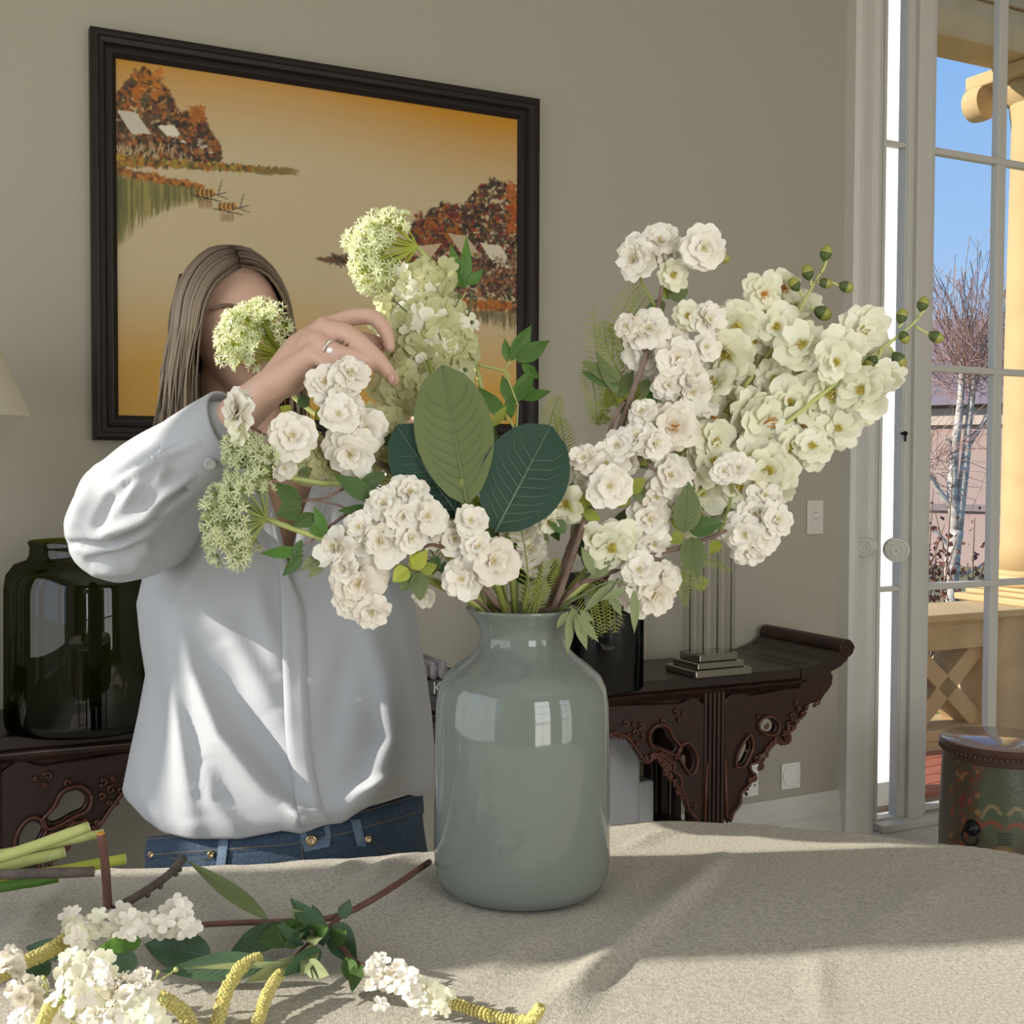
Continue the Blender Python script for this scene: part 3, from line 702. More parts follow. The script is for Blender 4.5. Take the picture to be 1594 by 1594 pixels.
def spandrel(px_outline, px_holes, mirror=None):
    conv = lambda L: [con(*p) for p in L]; grow = lambda L: [(sum(q[0] for q in L)/len(L) + (x - sum(q[0] for q in L)/len(L))*1.18, sum(q[1] for q in L)/len(L) + (y - sum(q[1] for q in L)/len(L))*1.18) for x, y in L]; px_holes = [grow(h) for h in px_holes]
    outs = [closed_smooth(conv(px_outline), 2)] + [closed_smooth(conv(h), 4) for h in px_holes]
    scr = []
    for h in px_holes:
        scr.append([Vector((x, -.004, z)) for x, z in closed_smooth(conv(h), 4)])
    rim = [Vector((x, -.003, z)) for x, z in closed_smooth(conv(px_outline), 2)]
    if mirror is not None:
        f = lambda x: mirror[0] - (x - mirror[1])
        outs = [[(f(x), z) for x, z in L] for L in outs]; scr = [[Vector((f(v.x), v.y, v.z)) for v in L] for L in scr]; rim = [Vector((f(v.x), v.y, v.z)) for v in rim]
    me = plate2d(outs, .006, .004); me.materials.append(MAT['carved_red'])
    me.transform(Matrix.Translation((0, .016, 0)) @ Matrix.Rotation(R(90), 4, 'X'))
    o = link('carved_bracket', me, ce)
    m = MB(); rr = random.Random(len(px_outline))
    for L in scr:
        c_ = sum(L, Vector())/len(L); m.tube([c_ + (v - c_)*1.22 for v in L + [L[0]]], .0045, 6)
    m.tube([v for v in rim if v.z < CZ - .14], .0045, 6)
    cen = sum(rim, Vector())/len(rim)
    for i in range(64):                                      # curling relief
        v = rim[rr.randrange(len(rim))].lerp(cen, rr.uniform(.12, .8)); v.y = -.001
        if v.z > CZ - .10 or min(((v - q).length for L in scr for q in L), default=1) < .012: continue
        r0 = rr.uniform(.006, .013); t0 = rr.uniform(0, 6); sg = rr.choice((1, -1))
        m.tube([v + Vector((math.cos(t0+sg*t*.7), 0, math.sin(t0+sg*t*.7)))*(r0*(1-t/11)) for t in range(10)], .0034, 5)
    m.build('carved_scrolls', MAT['carved_edge'], o)
spandrel(inner, [in_h1, in_h2]); spandrel(outer, [out_h1, out_h2])
spandrel(inner, [in_h1, in_h2], (S_LL, S_LEG)); spandrel(outer, [out_h1, out_h2], (S_LL, S_LEG))

# ------------------------------------------------------------------ things on the console
def on_console(px, py): return on_plane(px, py, CZ)
thin_glass('green_glass', (.17, .20, .035), .05); thin_glass('navy_glass', (.07, .075, .11), .07)
Yj = 2.98
def prof_px(cx, rows, Y, z_base):
    """lathe profile from (pixel half width, pixel row) seen at distance Y"""
    return [(h*Y/F, at(cx, y, Y).z - z_base) for h, y in rows]
jb = at(132, 1000, Yj); jb.z = CZ
pr = prof_px(132, [(0, 1114), (108, 1114), (117, 1108), (119, 1095), (118, 1000), (117, 900), (114, 878), (102, 862), (84, 856), (80, 848), (79, 836), (82, 829), (80, 826)], Yj, CZ)
pr = [(r, max(0.001, z - pr[0][1] + .001)) for r, z in pr]
jar = MB().lathe(pr, 72, cap=False).build('glass_jar', MAT['green_glass']); jar.location = jb
tag(jar, 'large dark green glass jar on the left of the console behind the woman', 'jar')
Yv = 3.52
vb = at(940, 1000, Yv); vb.z = CZ
pr = prof_px(940, [(0, 1046), (58, 1046), (62, 1042), (62, 900), (60, 880), (61, 870)], Yv, CZ); pr = [(r, max(.001, z - pr[0][1] + .001)) for r, z in pr]
nv = MB().lathe(pr, 56, cap=False).build('glass_vase', MAT['navy_glass']); nv.location = vb
tag(nv, 'near black glass cylinder vase on the console behind the celadon vase', 'vase')
mat('chrome', (0.42, 0.41, 0.38), 0.10, 1.0)
mat('lamp_shade', (0.74, 0.69, 0.56), 0.9, trans=.35)
thin_glass('acrylic', (.90, .90, .88), .10)
def lamp(px, Yl, label, zs0=1.407):
    p = at(px, 1000, Yl); p.z = CZ; e = empty('table_lamp', p, CY, label, 'lamp', 'pair of console lamps')
    for i, (w, d, z0, z1) in enumerate(((.105, .085, 0, .022), (.088, .070, .022, .042), (.072, .056, .042, .066))):
        MB().box((-w, -d, z0), (w, d, z1)).build('base_step', MAT['chrome'], e, smooth=False, bevel=.004)
    zc = zs0 - CZ - .06
    for sx in (-1, 1):
        for sy in (-1, 1):
            c_ = MB().box((sx*.052 - .013, sy*.036 - .013, .066), (sx*.052 + .013, sy*.036 + .013, zc)).build('column', MAT['acrylic'], e, smooth=False)
            MB().tube([(sx*.052 + .006, sy*.036, .066), (sx*.052 + .006, sy*.036, zc)], .003, 6).build('rod', MAT['chrome'], c_)
    MB().box((-.07, -.055, zc), (.07, .055, zc + .02)).build('cap', MAT['chrome'], e, smooth=False, bevel=.003)
    MB().tube([(0, 0, zc + .02), (0, 0, zc + .16)], .008, 8).build('stem', MAT['chrome'], e)
    z0 = zs0 - CZ; MB().lathe([(.196, z0), (.190, z0 + .004), (.105, z0 + .21), (.103, z0 + .212)], 56, cap=False).build('shade', MAT['lamp_shade'], e)
    for k in range(3):
        a = k*2.1; MB().tube([(0, 0, zc + .16), (.118*math.cos(a), .118*math.sin(a), z0 + .18)], .002, 5).build('shade_spoke', MAT['chrome'], e)
lamp(1103, 3.80, 'chrome and acrylic column lamp on the right end of the console')
lamp(-84, 2.84, 'lamp at the left edge of the photo with a cream cone shade')
# books
mat('book_dark', (0.03, 0.026, 0.03), 0.5); mat('book_pale', (0.26, 0.24, 0.25), 0.6, noise=(90, .6), color2=(0.12, 0.10, 0.12)); mat('print_white', (0.42, 0.41, 0.41), 0.6); mat('pages', (0.55, 0.5, 0.42), 0.8)
bp = at(684, 1060, 3.28); bp.z = CZ
def book(name, M, L, D, T, m, label, letters=None):
    e = empty(name, M.translation, CY, label, 'book', 'books on the console')
    MB().box((-L/2, 0, 0), (L/2, D, T*.12)).build('cover', MAT[m], e, smooth=False); MB().box((-L/2, 0, T*.88), (L/2, D, T)).build('cover', MAT[m], e, smooth=False)
    MB().box((-L/2, -.004, 0), (L/2, .004, T)).build('spine', MAT[m], e, smooth=False, bevel=.002); MB().box((-L/2+.004, .004, T*.12), (L/2-.004, D-.004, T*.88)).build('page_block', MAT['pages'], e, smooth=False)
    if letters:
        cu = bpy.data.curves.new('t', 'FONT'); cu.body = letters; cu.size = T*1.1; cu.align_x = 'CENTER'; cu.extrude = .0004
        o = bpy.data.objects.new('t', cu); col.objects.link(o); dg = bpy.context.evaluated_depsgraph_get(); me = bpy.data.meshes.new_from_object(o.evaluated_get(dg)); bpy.data.objects.remove(o)
        me.transform(Matrix.Translation((.02, -.0045, T*.12)) @ Matrix.Rotation(R(90), 4, 'X')); me.materials.append(MAT['print_white']); link('spine_lettering', me, e)
book('art_book', Matrix.Translation(bp), .22, .17, .022, 'book_dark', 'dark book at the bottom of the small pile beside the vase')
book('art_book', Matrix.Translation(bp + Vector((0, 0, .0225))), .21, .17, .042, 'book_dark', 'dark book with bold pale lettering on its spine', 'KAE')
ub = MB()
for k, (x, h, w) in enumerate(((-.045, .043, .024), (-.016, .046, .020), (.011, .046, .026))):
    o = MB().loft([[Vector((x + w*.5*math.cos(t), y, .0655 + h*.5 + h*.5*max(-1, min(1, 1.25*math.sin(t))))) for t in np.linspace(0, 2*PI, 17)[:-1]] for y in (0, .16)]).build('rolled_scroll', MAT['book_pale'], fix=True)
    o.location = bp; o.rotation_euler = (0, 0, CY)
    tag(o, ('leftmost small grey bundle on the lettered book', 'middle small grey bundle on the lettered book', 'rightmost small grey bundle on the lettered book')[k], 'bundle', 'grey bundles on the books')
# white box on the floor under the console
wp = on_wall(962, 1240, .22); e = empty('floor_heater', W(wp[0] - .04, .22, FZ), PSI, 'pale grey panel heater standing on the floor under the console', 'heater')
mat('heater_white', (0.42, 0.42, 0.42), 0.4)
MB().box((-.20, -.04, .05), (.10, .05, .56)).build('panel', MAT['heater_white'], e, smooth=False, bevel=.012); MB().box((.095, -.035, .05), (.155, .045, .40)).build('side_box', MAT['heater_white'], e, smooth=False, bevel=.008)
for sx in (-.14, .04): MB().box((sx - .02, -.09, 0), (sx + .02, .10, .05)).build('foot', MAT['heater_white'], e, smooth=False, bevel=.006)

# ================================================================== painted drum stool
sp_ = at(1562, 1160, 3.95); sr = .195; z_t = at(1562, 1150, 3.95).z
se = empty('drum_stool', (sp_.x, 3.95, 0), 0, 'painted drum stool with flower motif standing by the french door', 'stool')
nA, nZ = 260, 110
ang, hz = np.meshgrid(np.linspace(0, 2*PI, nA, endpoint=False), np.linspace(0, 1, nZ), indexing='xy')
rad = sr*(.96 + .045*np.sin(PI*np.clip(hz*.9 + .08, 0, 1)))
vx = np.stack([rad*np.cos(ang), rad*np.sin(ang), FZ + hz*(z_t - .055 - FZ)], -1)
srs = np.random.RandomState(8)
colr = np.zeros((nZ, nA, 3)); colr[:] = lin((66, 58, 46))
aoff = ((ang - R(250) + PI) % (2*PI)) - PI        # angle from the motif's middle, seen from the camera
X_ = aoff*sr*1000; Z_ = (FZ + hz*(z_t - .055 - FZ))*1000
def sdab(x, z, rx, rz, c, al=.9):
    q = ((X_ - x)/rx)**2 + ((Z_ - z)/rz)**2; m_ = np.clip((1.2 - q)*2, 0, al)[..., None]; colr[:] = colr*(1 - m_) + lin(c)*m_
sdab(0, 235, 80, 130, (66, 74, 56), .9)
for i in range(150):
    x = srs.uniform(-190, -70) if i % 3 else srs.uniform(70, 190); z = srs.uniform(40, 370)
    sdab(x, z, srs.uniform(4, 11), srs.uniform(4, 11), ((124, 52, 34), (92, 64, 30), (96, 34, 26), (66, 60, 34), (128, 92, 60))[srs.randint(5)], .75)
for sg in (-1, 1):
    for t in np.linspace(0, 1, 16):
        sdab(sg*(12 + 55*t), 218 + 30*math.sin(t*2.6) - 34*t*t, 6, 6, (120, 106, 76), .6); sdab(sg*(8 + 62*t), 175 - 10*t + 18*math.sin(t*3), 6, 7, (116, 56, 46), .5)
        sdab(sg*(6 + 52*t), 110 - 60*t*t, 5, 7, (104, 84, 44), .6)
for i in range(5):
    for k in range(5):
        sdab((i - 2)*9 + (k % 2)*4, 140 + (k - 2)*9, 3.2, 3.2, (24, 30, 20), .9)
sdab(0, 70, 26, 36, (150, 112, 84), .8); sdab(0, 84, 4, 4, (40, 20, 20), .9)
vsz = vx.reshape(-1, 3); idx = np.arange(nA*nZ).reshape(nZ, nA); nxt = np.roll(idx, -1, 1)
qd = np.stack([idx[:-1], nxt[:-1], nxt[1:], idx[1:]], -1).reshape(-1, 4)
me = bpy.data.meshes.new('drum_body'); me.from_pydata(vsz.tolist(), [], qd.tolist()); me.update()
cat_ = me.color_attributes.new('paint', 'FLOAT_COLOR', 'POINT'); cat_.data.foreach_set('color', np.concatenate([np.clip(colr*1.4, 0, 1).reshape(-1, 3), np.ones((nA*nZ, 1))], 1).astype(np.float32).ravel())
me.materials.append(mat('drum_paint', (1, 1, 1), 0.35, attr='paint', bump=(80, .2))); me.polygons.foreach_set('use_smooth', [True]*len(me.polygons))
link('drum_body', me, se)['label'] = 'painted drum body with a flower and knot motif'
mat('drum_rim', (0.075, 0.035, 0.026), 0.35); mat('drum_top', (0.30, 0.21, 0.17), 0.12, coat=.5)
h_ = z_t - .055
MB().lathe([(sr*.94, h_ - .004), (sr*.97, h_ + .004), (sr*.97, h_ + .012), (sr*.99, h_ + .016), (sr*.99, h_ + .03), (sr*1.02, h_ + .04), (sr*1.02, h_ + .05), (sr*.99, h_ + .0545)], 72, cap=False).build('rim_band', MAT['drum_rim'], se, angle=40)
MB().lathe([(0, h_ + .054), (sr*.99, h_ + .054), (sr*.985, h_ + .0555), (0, h_ + .056)], 72, cap=False).build('seat_top', MAT['drum_top'], se)
stud = MB().ball((0, 0, 0), .0062, 8, 6).mesh('stud', MAT['drum_rim'])
for k in range(76):
    t = 2*PI*k/76; link('stud', stud, se, Matrix.Translation((sr*.995*math.cos(t), sr*.995*math.sin(t), h_ + .026)))
rp = Vector((sr*1.02*math.cos(R(222)), sr*1.02*math.sin(R(222)), .16)); od = Vector((math.cos(R(222)), math.sin(R(222)), 0))
MB().lathe([(0, 0), (.026, 0), (.024, .006), (.010, .010), (.009, .02), (0, .022)], 20, (0,0,0), basis(rp, od)).build('ring_plate', MAT['dark_iron'], se)
tn = od.cross(Vector((0,0,1))); rc = rp + od*.016 - Vector((0, 0, .026))
MB().tube([rc + (tn*math.cos(t) + Vector((0,0,1))*math.sin(t))*.026 for t in np.linspace(0, 2*PI, 25)], .0035, 7).build('ring_handle', MAT['dark_iron'], se)

# ================================================================== dining table, cloth, vase
TZ = .75
far = [(-160, 1374), (0, 1361), (110, 1354), (200, 1351), (300, 1350), (400, 1345), (500, 1339), (600, 1334), (690, 1325), (780, 1306), (870, 1290), (950, 1283), (1080, 1279), (1200, 1285), (1320, 1296), (1450, 1313), (1594, 1331), (1750, 1356)]
op = [on_plane(px, py, TZ) for px, py in far] + [Vector(p) for p in ((1.12, 1.25, 0), (1.16, .9, 0), (1.05, .55, 0), (.75, .32, 0), (.2, .22, 0), (-.4, .25, 0), (-.85, .45, 0), (-1.08, .8, 0), (-1.08, 1.2, 0))]
TC = Vector((.05, 1.0, 0))
pol = sorted([(math.atan2(p.y - TC.y, p.x - TC.x), math.hypot(p.x - TC.x, p.y - TC.y)) for p in op])
ta = np.array([p[0] for p in pol]); tr = np.array([p[1] for p in pol])
ta = np.concatenate([ta - 2*PI, ta, ta + 2*PI]); tr = np.concatenate([tr, tr, tr])
tg = np.linspace(-PI, PI, 721); rg = np.interp(tg, ta, tr)
rg = sum(np.roll(rg[:-1], k) for k in range(-4, 5))/9.0; rg = np.append(rg, rg[0])
te = empty('dining_table', (TC.x, TC.y, 0), 0, 'dining table under the oatmeal linen cloth', 'table')
rim_ = [(TC.x, TC.y)] 
m = MB(); rings = []
for z, k in ((TZ - .035, .985), (TZ - .008, .985)):
    rings.append([Vector((r*k*math.cos(t), r*k*math.sin(t), z)) for t, r in zip(tg[:-1:6], rg[:-1:6])])
m.loft(rings); m.build('table_top', MAT['rosewood_top'], te, smooth=False)
for sx, sy in ((-.65, -.45), (.7, -.45), (-.5, .42), (.55, .5)): MB().lathe([(.0, FZ), (.028, FZ), (.024, .08), (.034, .5), (.045, TZ - .035), (0, TZ - .035)], 20, (sx, sy, 0)).build('leg', MAT['rosewood'], te)
# cloth
gx = np.arange(-1.5, 1.56, .0085); gy = np.arange(-.16, 2.24, .0085)
XX, YY = np.meshgrid(gx, gy, indexing='xy')
dx, dy = XX - TC.x, YY - TC.y; rr_ = np.hypot(dx, dy); th = np.arctan2(dy, dx); re = np.interp(th, tg, rg)
over = np.clip(rr_ - re, 0, None)
ZZ = np.full_like(XX, TZ)
crs = np.random.RandomState(4)
def ridge(pts, h, w, asym=1.0):
    """a soft crease in the cloth along pixel points"""
    P = [on_plane(px, py, TZ) for px, py in pts]; best = np.full_like(XX, 9.0); tpar = np.zeros_like(XX); side = np.zeros_like(XX); n = len(P) - 1
    for i in range(n):
        ax, ay, bx, by = P[i].x, P[i].y, P[i+1].x, P[i+1].y; L2 = (bx-ax)**2 + (by-ay)**2
        t = np.clip(((XX-ax)*(bx-ax) + (YY-ay)*(by-ay))/L2, 0, 1); d = np.hypot(XX - ax - t*(bx-ax), YY - ay - t*(by-ay))
        s_ = np.sign((bx-ax)*(YY-ay) - (by-ay)*(XX-ax)); u_ = d < best
        best = np.where(u_, d, best); tpar = np.where(u_, (i+t)/n, tpar); side = np.where(u_, s_, side)
    ww = np.where(side > 0, w, w*asym); prof = np.exp(-(best/ww)**2)*np.sin(np.clip(tpar, .02, .98)*PI)**.45
    return h*prof
Z_add = np.zeros_like(XX)
for args in (([(1130, 1330), (1090, 1375), (1040, 1420), (960, 1490), (880, 1555), (800, 1600)], .009, .012, 2.4), ([(1000, 1355), (930, 1405), (840, 1460), (740, 1520)], .006, .018, 1.8),
             ([(690, 1350), (640, 1375), (560, 1400), (470, 1450)], .005, .02), ([(1060, 1290), (1020, 1300), (980, 1318)], .004, .010), ([(1270, 1480), (1275, 1530), (1280, 1594)], .0025, .012), ([(560, 1342), (520, 1368), (470, 1385)], .008, .016), ([(640, 1336), (600, 1350), (560, 1376)], .006, .014),
             ([(330, 1360), (300, 1400), (280, 1450)], .004, .02), ([(120, 1360), (60, 1420), (20, 1480)], .004, .02), ([(1480, 1360), (1380, 1440), (1300, 1500)], .003, .03), ([(940, 1500), (900, 1560), (870, 1594)], .004, .015)):
    Z_add += ridge(*args)
Z_add += .0012*np.sin(XX*9 + 2*np.sin(YY*5)) + .001*np.sin(YY*13 + XX*4)
vase_c = at(812, 1385, 1.555)
flat = 1 - np.exp(-(np.hypot(XX - vase_c.x, YY - 1.555)/.16)**4)
Z_add = np.clip(Z_add*1.5, -.002, .026)*flat
rim_r = .012
edge_lift = .0012*np.sin(th*38)*np.exp(-((rr_ - re)/.03)**2)
drop = np.where(over > 0, over, 0)
lat = np.where(over > 0, np.minimum(over, .02) + .035*np.clip(over/.3, 0, 1)*(.5 + .5*np.sin(th*30 + 2*np.sin(th*7))), 0)
over_ = np.minimum(over, .34)
ZZ = TZ + Z_add*np.exp(-over/.01) + edge_lift*np.exp(-over/.02) - np.where(over > 0, np.sqrt(over_**2 + .0001) - .01 + np.minimum(over_, .0)*0, 0)
lat = np.where(over > 0, np.minimum(over, .015) + .03*np.clip(over_/.3, 0, 1)*(.5 + .5*np.sin(th*30 + 2*np.sin(th*7))), 0)
Rn = np.where(over > 0, re + lat, rr_)
CX, CYY = TC.x + Rn*np.cos(th), TC.y + Rn*np.sin(th)
keep = over < .33
ids = np.full(XX.shape, -1); ids[keep] = np.arange(keep.sum())
vts = np.stack([CX, CYY, ZZ], -1)[keep]
q4 = np.stack([ids[:-1, :-1], ids[:-1, 1:], ids[1:, 1:], ids[1:, :-1]], -1).reshape(-1, 4); q4 = q4[(q4 >= 0).all(1)]
me = bpy.data.meshes.new('tablecloth'); me.from_pydata(vts.tolist(), [], q4.tolist()); me.update(); me.polygons.foreach_set('use_smooth', [True]*len(me.polygons))
mat('linen', (0.47, 0.44, 0.375), 0.95, noise=(230, 1.0), color2=(0.31, 0.285, 0.235), bump=(420, .35), sheen=.1)
me.materials.append(MAT['linen'])
cl = link('tablecloth', me); tag(cl, 'creased oatmeal linen cloth covering the dining table', 'tablecloth')
# celadon vase
VY = 1.555
vrows = [(0, 1391), (112, 1391), (126, 1383), (135, 1366), (138, 1335), (137.5, 1250), (136.5, 1150), (135, 1105), (131, 1080), (122, 1062), (104, 1046), (84, 1031), (71, 1018), (65.5, 1006), (66, 995), (71, 982), (79, 970), (87, 962), (90, 957.5), (88, 956), (84, 960), (76, 970), (66, 985), (61.5, 1006), (68, 1020), (100, 1052), (126, 1082), (131, 1110), (133, 1330), (118, 1378), (0, 1380)]
pr = prof_px(812, vrows, VY, TZ); z0 = pr[0][1]; pr = [(r, z - z0 + .0015) for r, z in pr]
VTOP = TZ + max(z for r, z in pr)
vmat = mat('celadon_glass', (0.235, 0.27, 0.24), 0.06, spec=.55, trans=.25, noise=(3.5, .35), color2=(0.26, 0.285, 0.245), coat=.3)
vs_ = MB().lathe(pr, 96, cap=False).build('celadon_vase', vmat); vs_.location = (vase_c.x, VY, TZ)
tag(vs_, 'tall celadon green glass vase holding the bouquet on the table', 'vase')
# ================================================================== the woman
mat('skin', (0.63, 0.41, 0.315), 0.5, noise=(18, .35), color2=(0.60, 0.36, 0.27), bump=(250, .06), spec=.35)
mat('lips', (0.42, 0.16, 0.13), 0.4); mat('eye_white', (0.7, 0.68, 0.64), 0.2); mat('iris', (0.10, 0.13, 0.14), 0.2); mat('nail', (0.62, 0.36, 0.30), 0.25)
mat('hair', (0.3, 0.2, 0.12), 0.42, attr='tone', spec=.4)
mat('brow', (0.16, 0.10, 0.065), 0.7)
mat('shirt', (0.48, 0.50, 0.53), 0.7, trans=.14, sheen=.15, bump=(500, .05))
mat('shirt_button', (0.62, 0.64, 0.64), 0.3)
mat('denim', (0.028, 0.052, 0.095), 0.85, noise=(160, .8), color2=(0.05, 0.085, 0.135), bump=(500, .4))
mat('denim_light', (0.10, 0.16, 0.24), 0.85, noise=(80, .8), color2=(0.18, 0.25, 0.34), bump=(500, .4))
mat('stitch', (0.24, 0.19, 0.12), 0.8); mat('brass', (0.60, 0.46, 0.26), 0.3, 1.0); mat('silver', (0.8, 0.8, 0.8), 0.12, 1.0); mat('gem', (0.9, 0.9, 0.92), 0.02, spec=1.0)
mat('shoe_leather', (0.05, 0.03, 0.02), 0.4)
person = empty('person', (at(430, 1340, 1.9).x, 1.9, FZ), 0, 'person in a white shirt and blue jeans arranging flowers, face half hidden by blossom', 'person')
PO = Vector(person.location); iP = Matrix.Translation(-PO)
def pbuild(mb, name, m, parent=None, **k):
    mb.v = [tuple(Vector(p) - PO) for p in mb.v]; return mb.build(name, MAT[m], parent or person, **k)
def plink(me, name, m, parent=None):
    me.transform(iP); me.materials.clear(); me.materials.append(MAT[m]); me.polygons.foreach_set('use_smooth', [True]*len(me.polygons)); return link(name, me, parent or person)
def caps(mb, pts, rads, seg=14, sub=4, flat=1.0):
    """tapered limb through points with round ends"""
    ps = smooth_path(pts, sub*(len(pts)-1)); n = len(ps); rr = [interp(i/(n-1)*(len(rads)-1), range(len(rads)), rads) for i in range(n)]
    d0 = (ps[0]-ps[1]).normalized(); d1 = (ps[-1]-ps[-2]).normalized()
    P = [ps[0] + d0*rr[0]*.95, ps[0] + d0*rr[0]*.7] + ps + [ps[-1] + d1*rr[-1]*.7, ps[-1] + d1*rr[-1]*.95]; Rr = [rr[0]*.25, rr[0]*.72] + rr + [rr[-1]*.72, rr[-1]*.25]
    mb.tube(P, Rr, seg, flat=flat); return mb
# ---- head frame
HC = at(368, 508, 1.965)
Hf = Vector((math.sin(R(24)), -math.cos(R(24)), -.10)).normalized(); Hx = Hf.cross(Vector((0, 0, 1))).normalized(); Hx = -Hx if Hx.x < 0 else Hx
Hz = Hx.cross(Hf).normalized(); Hz = -Hz if Hz.z < 0 else Hz
tilt = R(4); Hx, Hz = Hx*math.cos(tilt) - Hz*math.sin(tilt)*-1, Hz*math.cos(tilt) - Hx*math.sin(tilt)
def H(x, y, z): return HC + Hx*x + Hf*y + Hz*z
def head_point(lat, lon):
    """lat -90..90, lon 0 = face forward, 90 = image right"""
    cx_, cy_, cz_ = math.cos(lat)*math.sin(lon), math.cos(lat)*math.cos(lon), math.sin(lat)
    z = cz_*.114; x = cx_*.072; y = cy_*(.092 if cy_ < 0 else .090)
    if z < .0:
        k = min(1, -z/.114); x *= 1 - .36*k**1.5; y = y*(1 - .22*k) + .014*k if cy_ > 0 else y*(1 - .45*k)
    if cy_ > 0:
        g = lambda x0, z0, sx, sz: math.exp(-((x-x0)/sx)**2 - ((z-z0)/sz)**2)
        y += .020*g(0, -.022, .010, .018) + .010*g(0, 0, .008, .022) - .007*(g(.031, .006, .017, .011) + g(-.031, .006, .017, .011)) + .004*(g(.03, .026, .022, .008) + g(-.03, .026, .022, .008)) + .007*g(0, -.055, .018, .010) + .006*g(0, -.092, .018, .014) + .003*(g(.042, -.02, .02, .02) + g(-.042, -.02, .02, .02))
    return H(x, y, z)
B = MB()
nl, nn = 44, 64
ring = [[head_point(-PI/2 + PI*i/nl, 2*PI*k/nn) for k in range(nn)] for i in range(1, nl)]
B.loft(ring)
for sx in (-1, 1): B.ball(H(sx*.073, -.005, -.005), (.010, .020, .030), 10, 8)
neck = at(430, 705, 1.955); chest = at(430, 800, 1.95); belly = at(440, 1050, 1.93); pel = at(445, 1300, 1.895)
caps(B, [H(0, -.02, -.06), H(-.004, -.03, -.12), neck], [.054, .052, .056], 20)
caps(B, [neck + Vector((0, .0, -.02)), chest, belly, pel], [.075, .105, .098, .095], 28, flat=.8)
shR, shL = at(292, 775, 1.95), at(588, 775, 1.96)
caps(B, [shR, neck + Vector((0, 0, -.05)), shL], [.052, .062, .052], 16)
ELB = at(190, 822, 1.715); WR = at(424, 600, 1.565)
caps(B, [shR, shR.lerp(ELB, .5), ELB], [.046, .042, .036], 16)
caps(B, [ELB, ELB.lerp(WR, .4), at(372, 647, 1.595), WR], [.036, .036, .0285, .0235], 20)
def chain(pts, r0, r1, seg=14): caps(B, [at(*p) for p in pts], [r0, r0*.96, (r0+r1)/2, r1], seg, 5)
# palm, then four fingers and the thumb of the raised hand
MC = {'i': (514, 506, 1.590), 'm': (500, 510, 1.566), 'r': (491, 527, 1.552), 'p': (486, 551, 1.545)}
B.loft([[at(*q) for q in ring_] for ring_ in (
    [(408, 590, 1.575), (402, 610, 1.555), (420, 628, 1.552), (440, 612, 1.575), (424, 590, 1.595)],
    [(446, 556, 1.586), (442, 580, 1.548), (456, 600, 1.542), (482, 592, 1.572), (470, 560, 1.604)],
    [(480, 516, 1.592), (474, 540, 1.545), (486, 566, 1.536), (512, 566, 1.562), (512, 520, 1.608)],
    [(502, 498, 1.592), (490, 515, 1.550), (488, 556, 1.538), (510, 562, 1.556), (526, 512, 1.604)])])
caps(B, [WR, at(455, 575, 1.572), at(*MC['m'])], [.0235, .027, .016], 18, flat=.8)
caps(B, [WR, at(452, 585, 1.558), at(*MC['p'])], [.022, .024, .014], 16)
caps(B, [WR, at(470, 545, 1.585), at(*MC['i'])], [.022, .024, .014], 16)
FI = [MC['i'], (548, 494, 1.588), (580, 494, 1.578), (599, 514, 1.570), (606, 540, 1.566)]
FM = [MC['m'], (536, 517, 1.548), (566, 538, 1.534), (594, 566, 1.530), (613, 592, 1.532)]
FR = [MC['r'], (524, 548, 1.531), (550, 556, 1.524), (572, 562, 1.528), (590, 574, 1.540)]
FP = [MC['p'], (512, 566, 1.528), (534, 578, 1.520), (556, 586, 1.522), (570, 592, 1.532)]
FT = [(452, 580, 1.590), (500, 545, 1.612), (545, 530, 1.612), (578, 532, 1.596), (596, 540, 1.586)]
for f, a, b_ in ((FI, .0118, .0084), (FM, .0124, .0086), (FR, .0116, .0082), (FP, .0100, .0074), (FT, .0140, .0094)): chain(f, a, b_)
# the other arm, holding stems behind the bouquet
ELL = at(602, 850, 1.86); WL = at(632, 735, 1.74)
caps(B, [shL, ELL], [.046, .036], 14); caps(B, [ELL, WL], [.036, .023], 14)
caps(B, [WL, at(648, 695, 1.70)], [.024, .026], 14)
for dx, dz, l in ((-22, -8, 1.0), (-8, -16, 1.1), (6, -16, 1.05), (18, -10, .85)):
    caps(B, [at(648 + dx*.6, 690, 1.70), at(650 + dx, 672 + dz, 1.685), at(668 + dx*.8, 660 + dz*l, 1.668), at(680 + dx*.6, 672 + dz, 1.658)], [.0095, .009, .0085, .0075], 12)
caps(B, [at(640, 705, 1.695), at(628, 690, 1.675), at(640, 676, 1.66)], [.012, .010, .008], 12)
# legs and feet
for sx, px in ((-1, 350), (1, 540)):
    hp_ = at(px, 1330, 1.90); kn = Vector((hp_.x*.98, 1.92, .42)); an_ = Vector((hp_.x*.97, 1.96, .08 + FZ))
    caps(B, [hp_, kn, an_], [.085, .055, .035], 18); caps(B, [an_, Vector((an_.x, 1.86, .035 + FZ)), Vector((an_.x, 1.78, .03 + FZ))], [.035, .034, .024], 12)
body_me = remeshed(B, .0031, 5, .5)
body = plink(body_me, 'body', 'skin'); body['label'] = 'fair skinned face, forearm and hand'
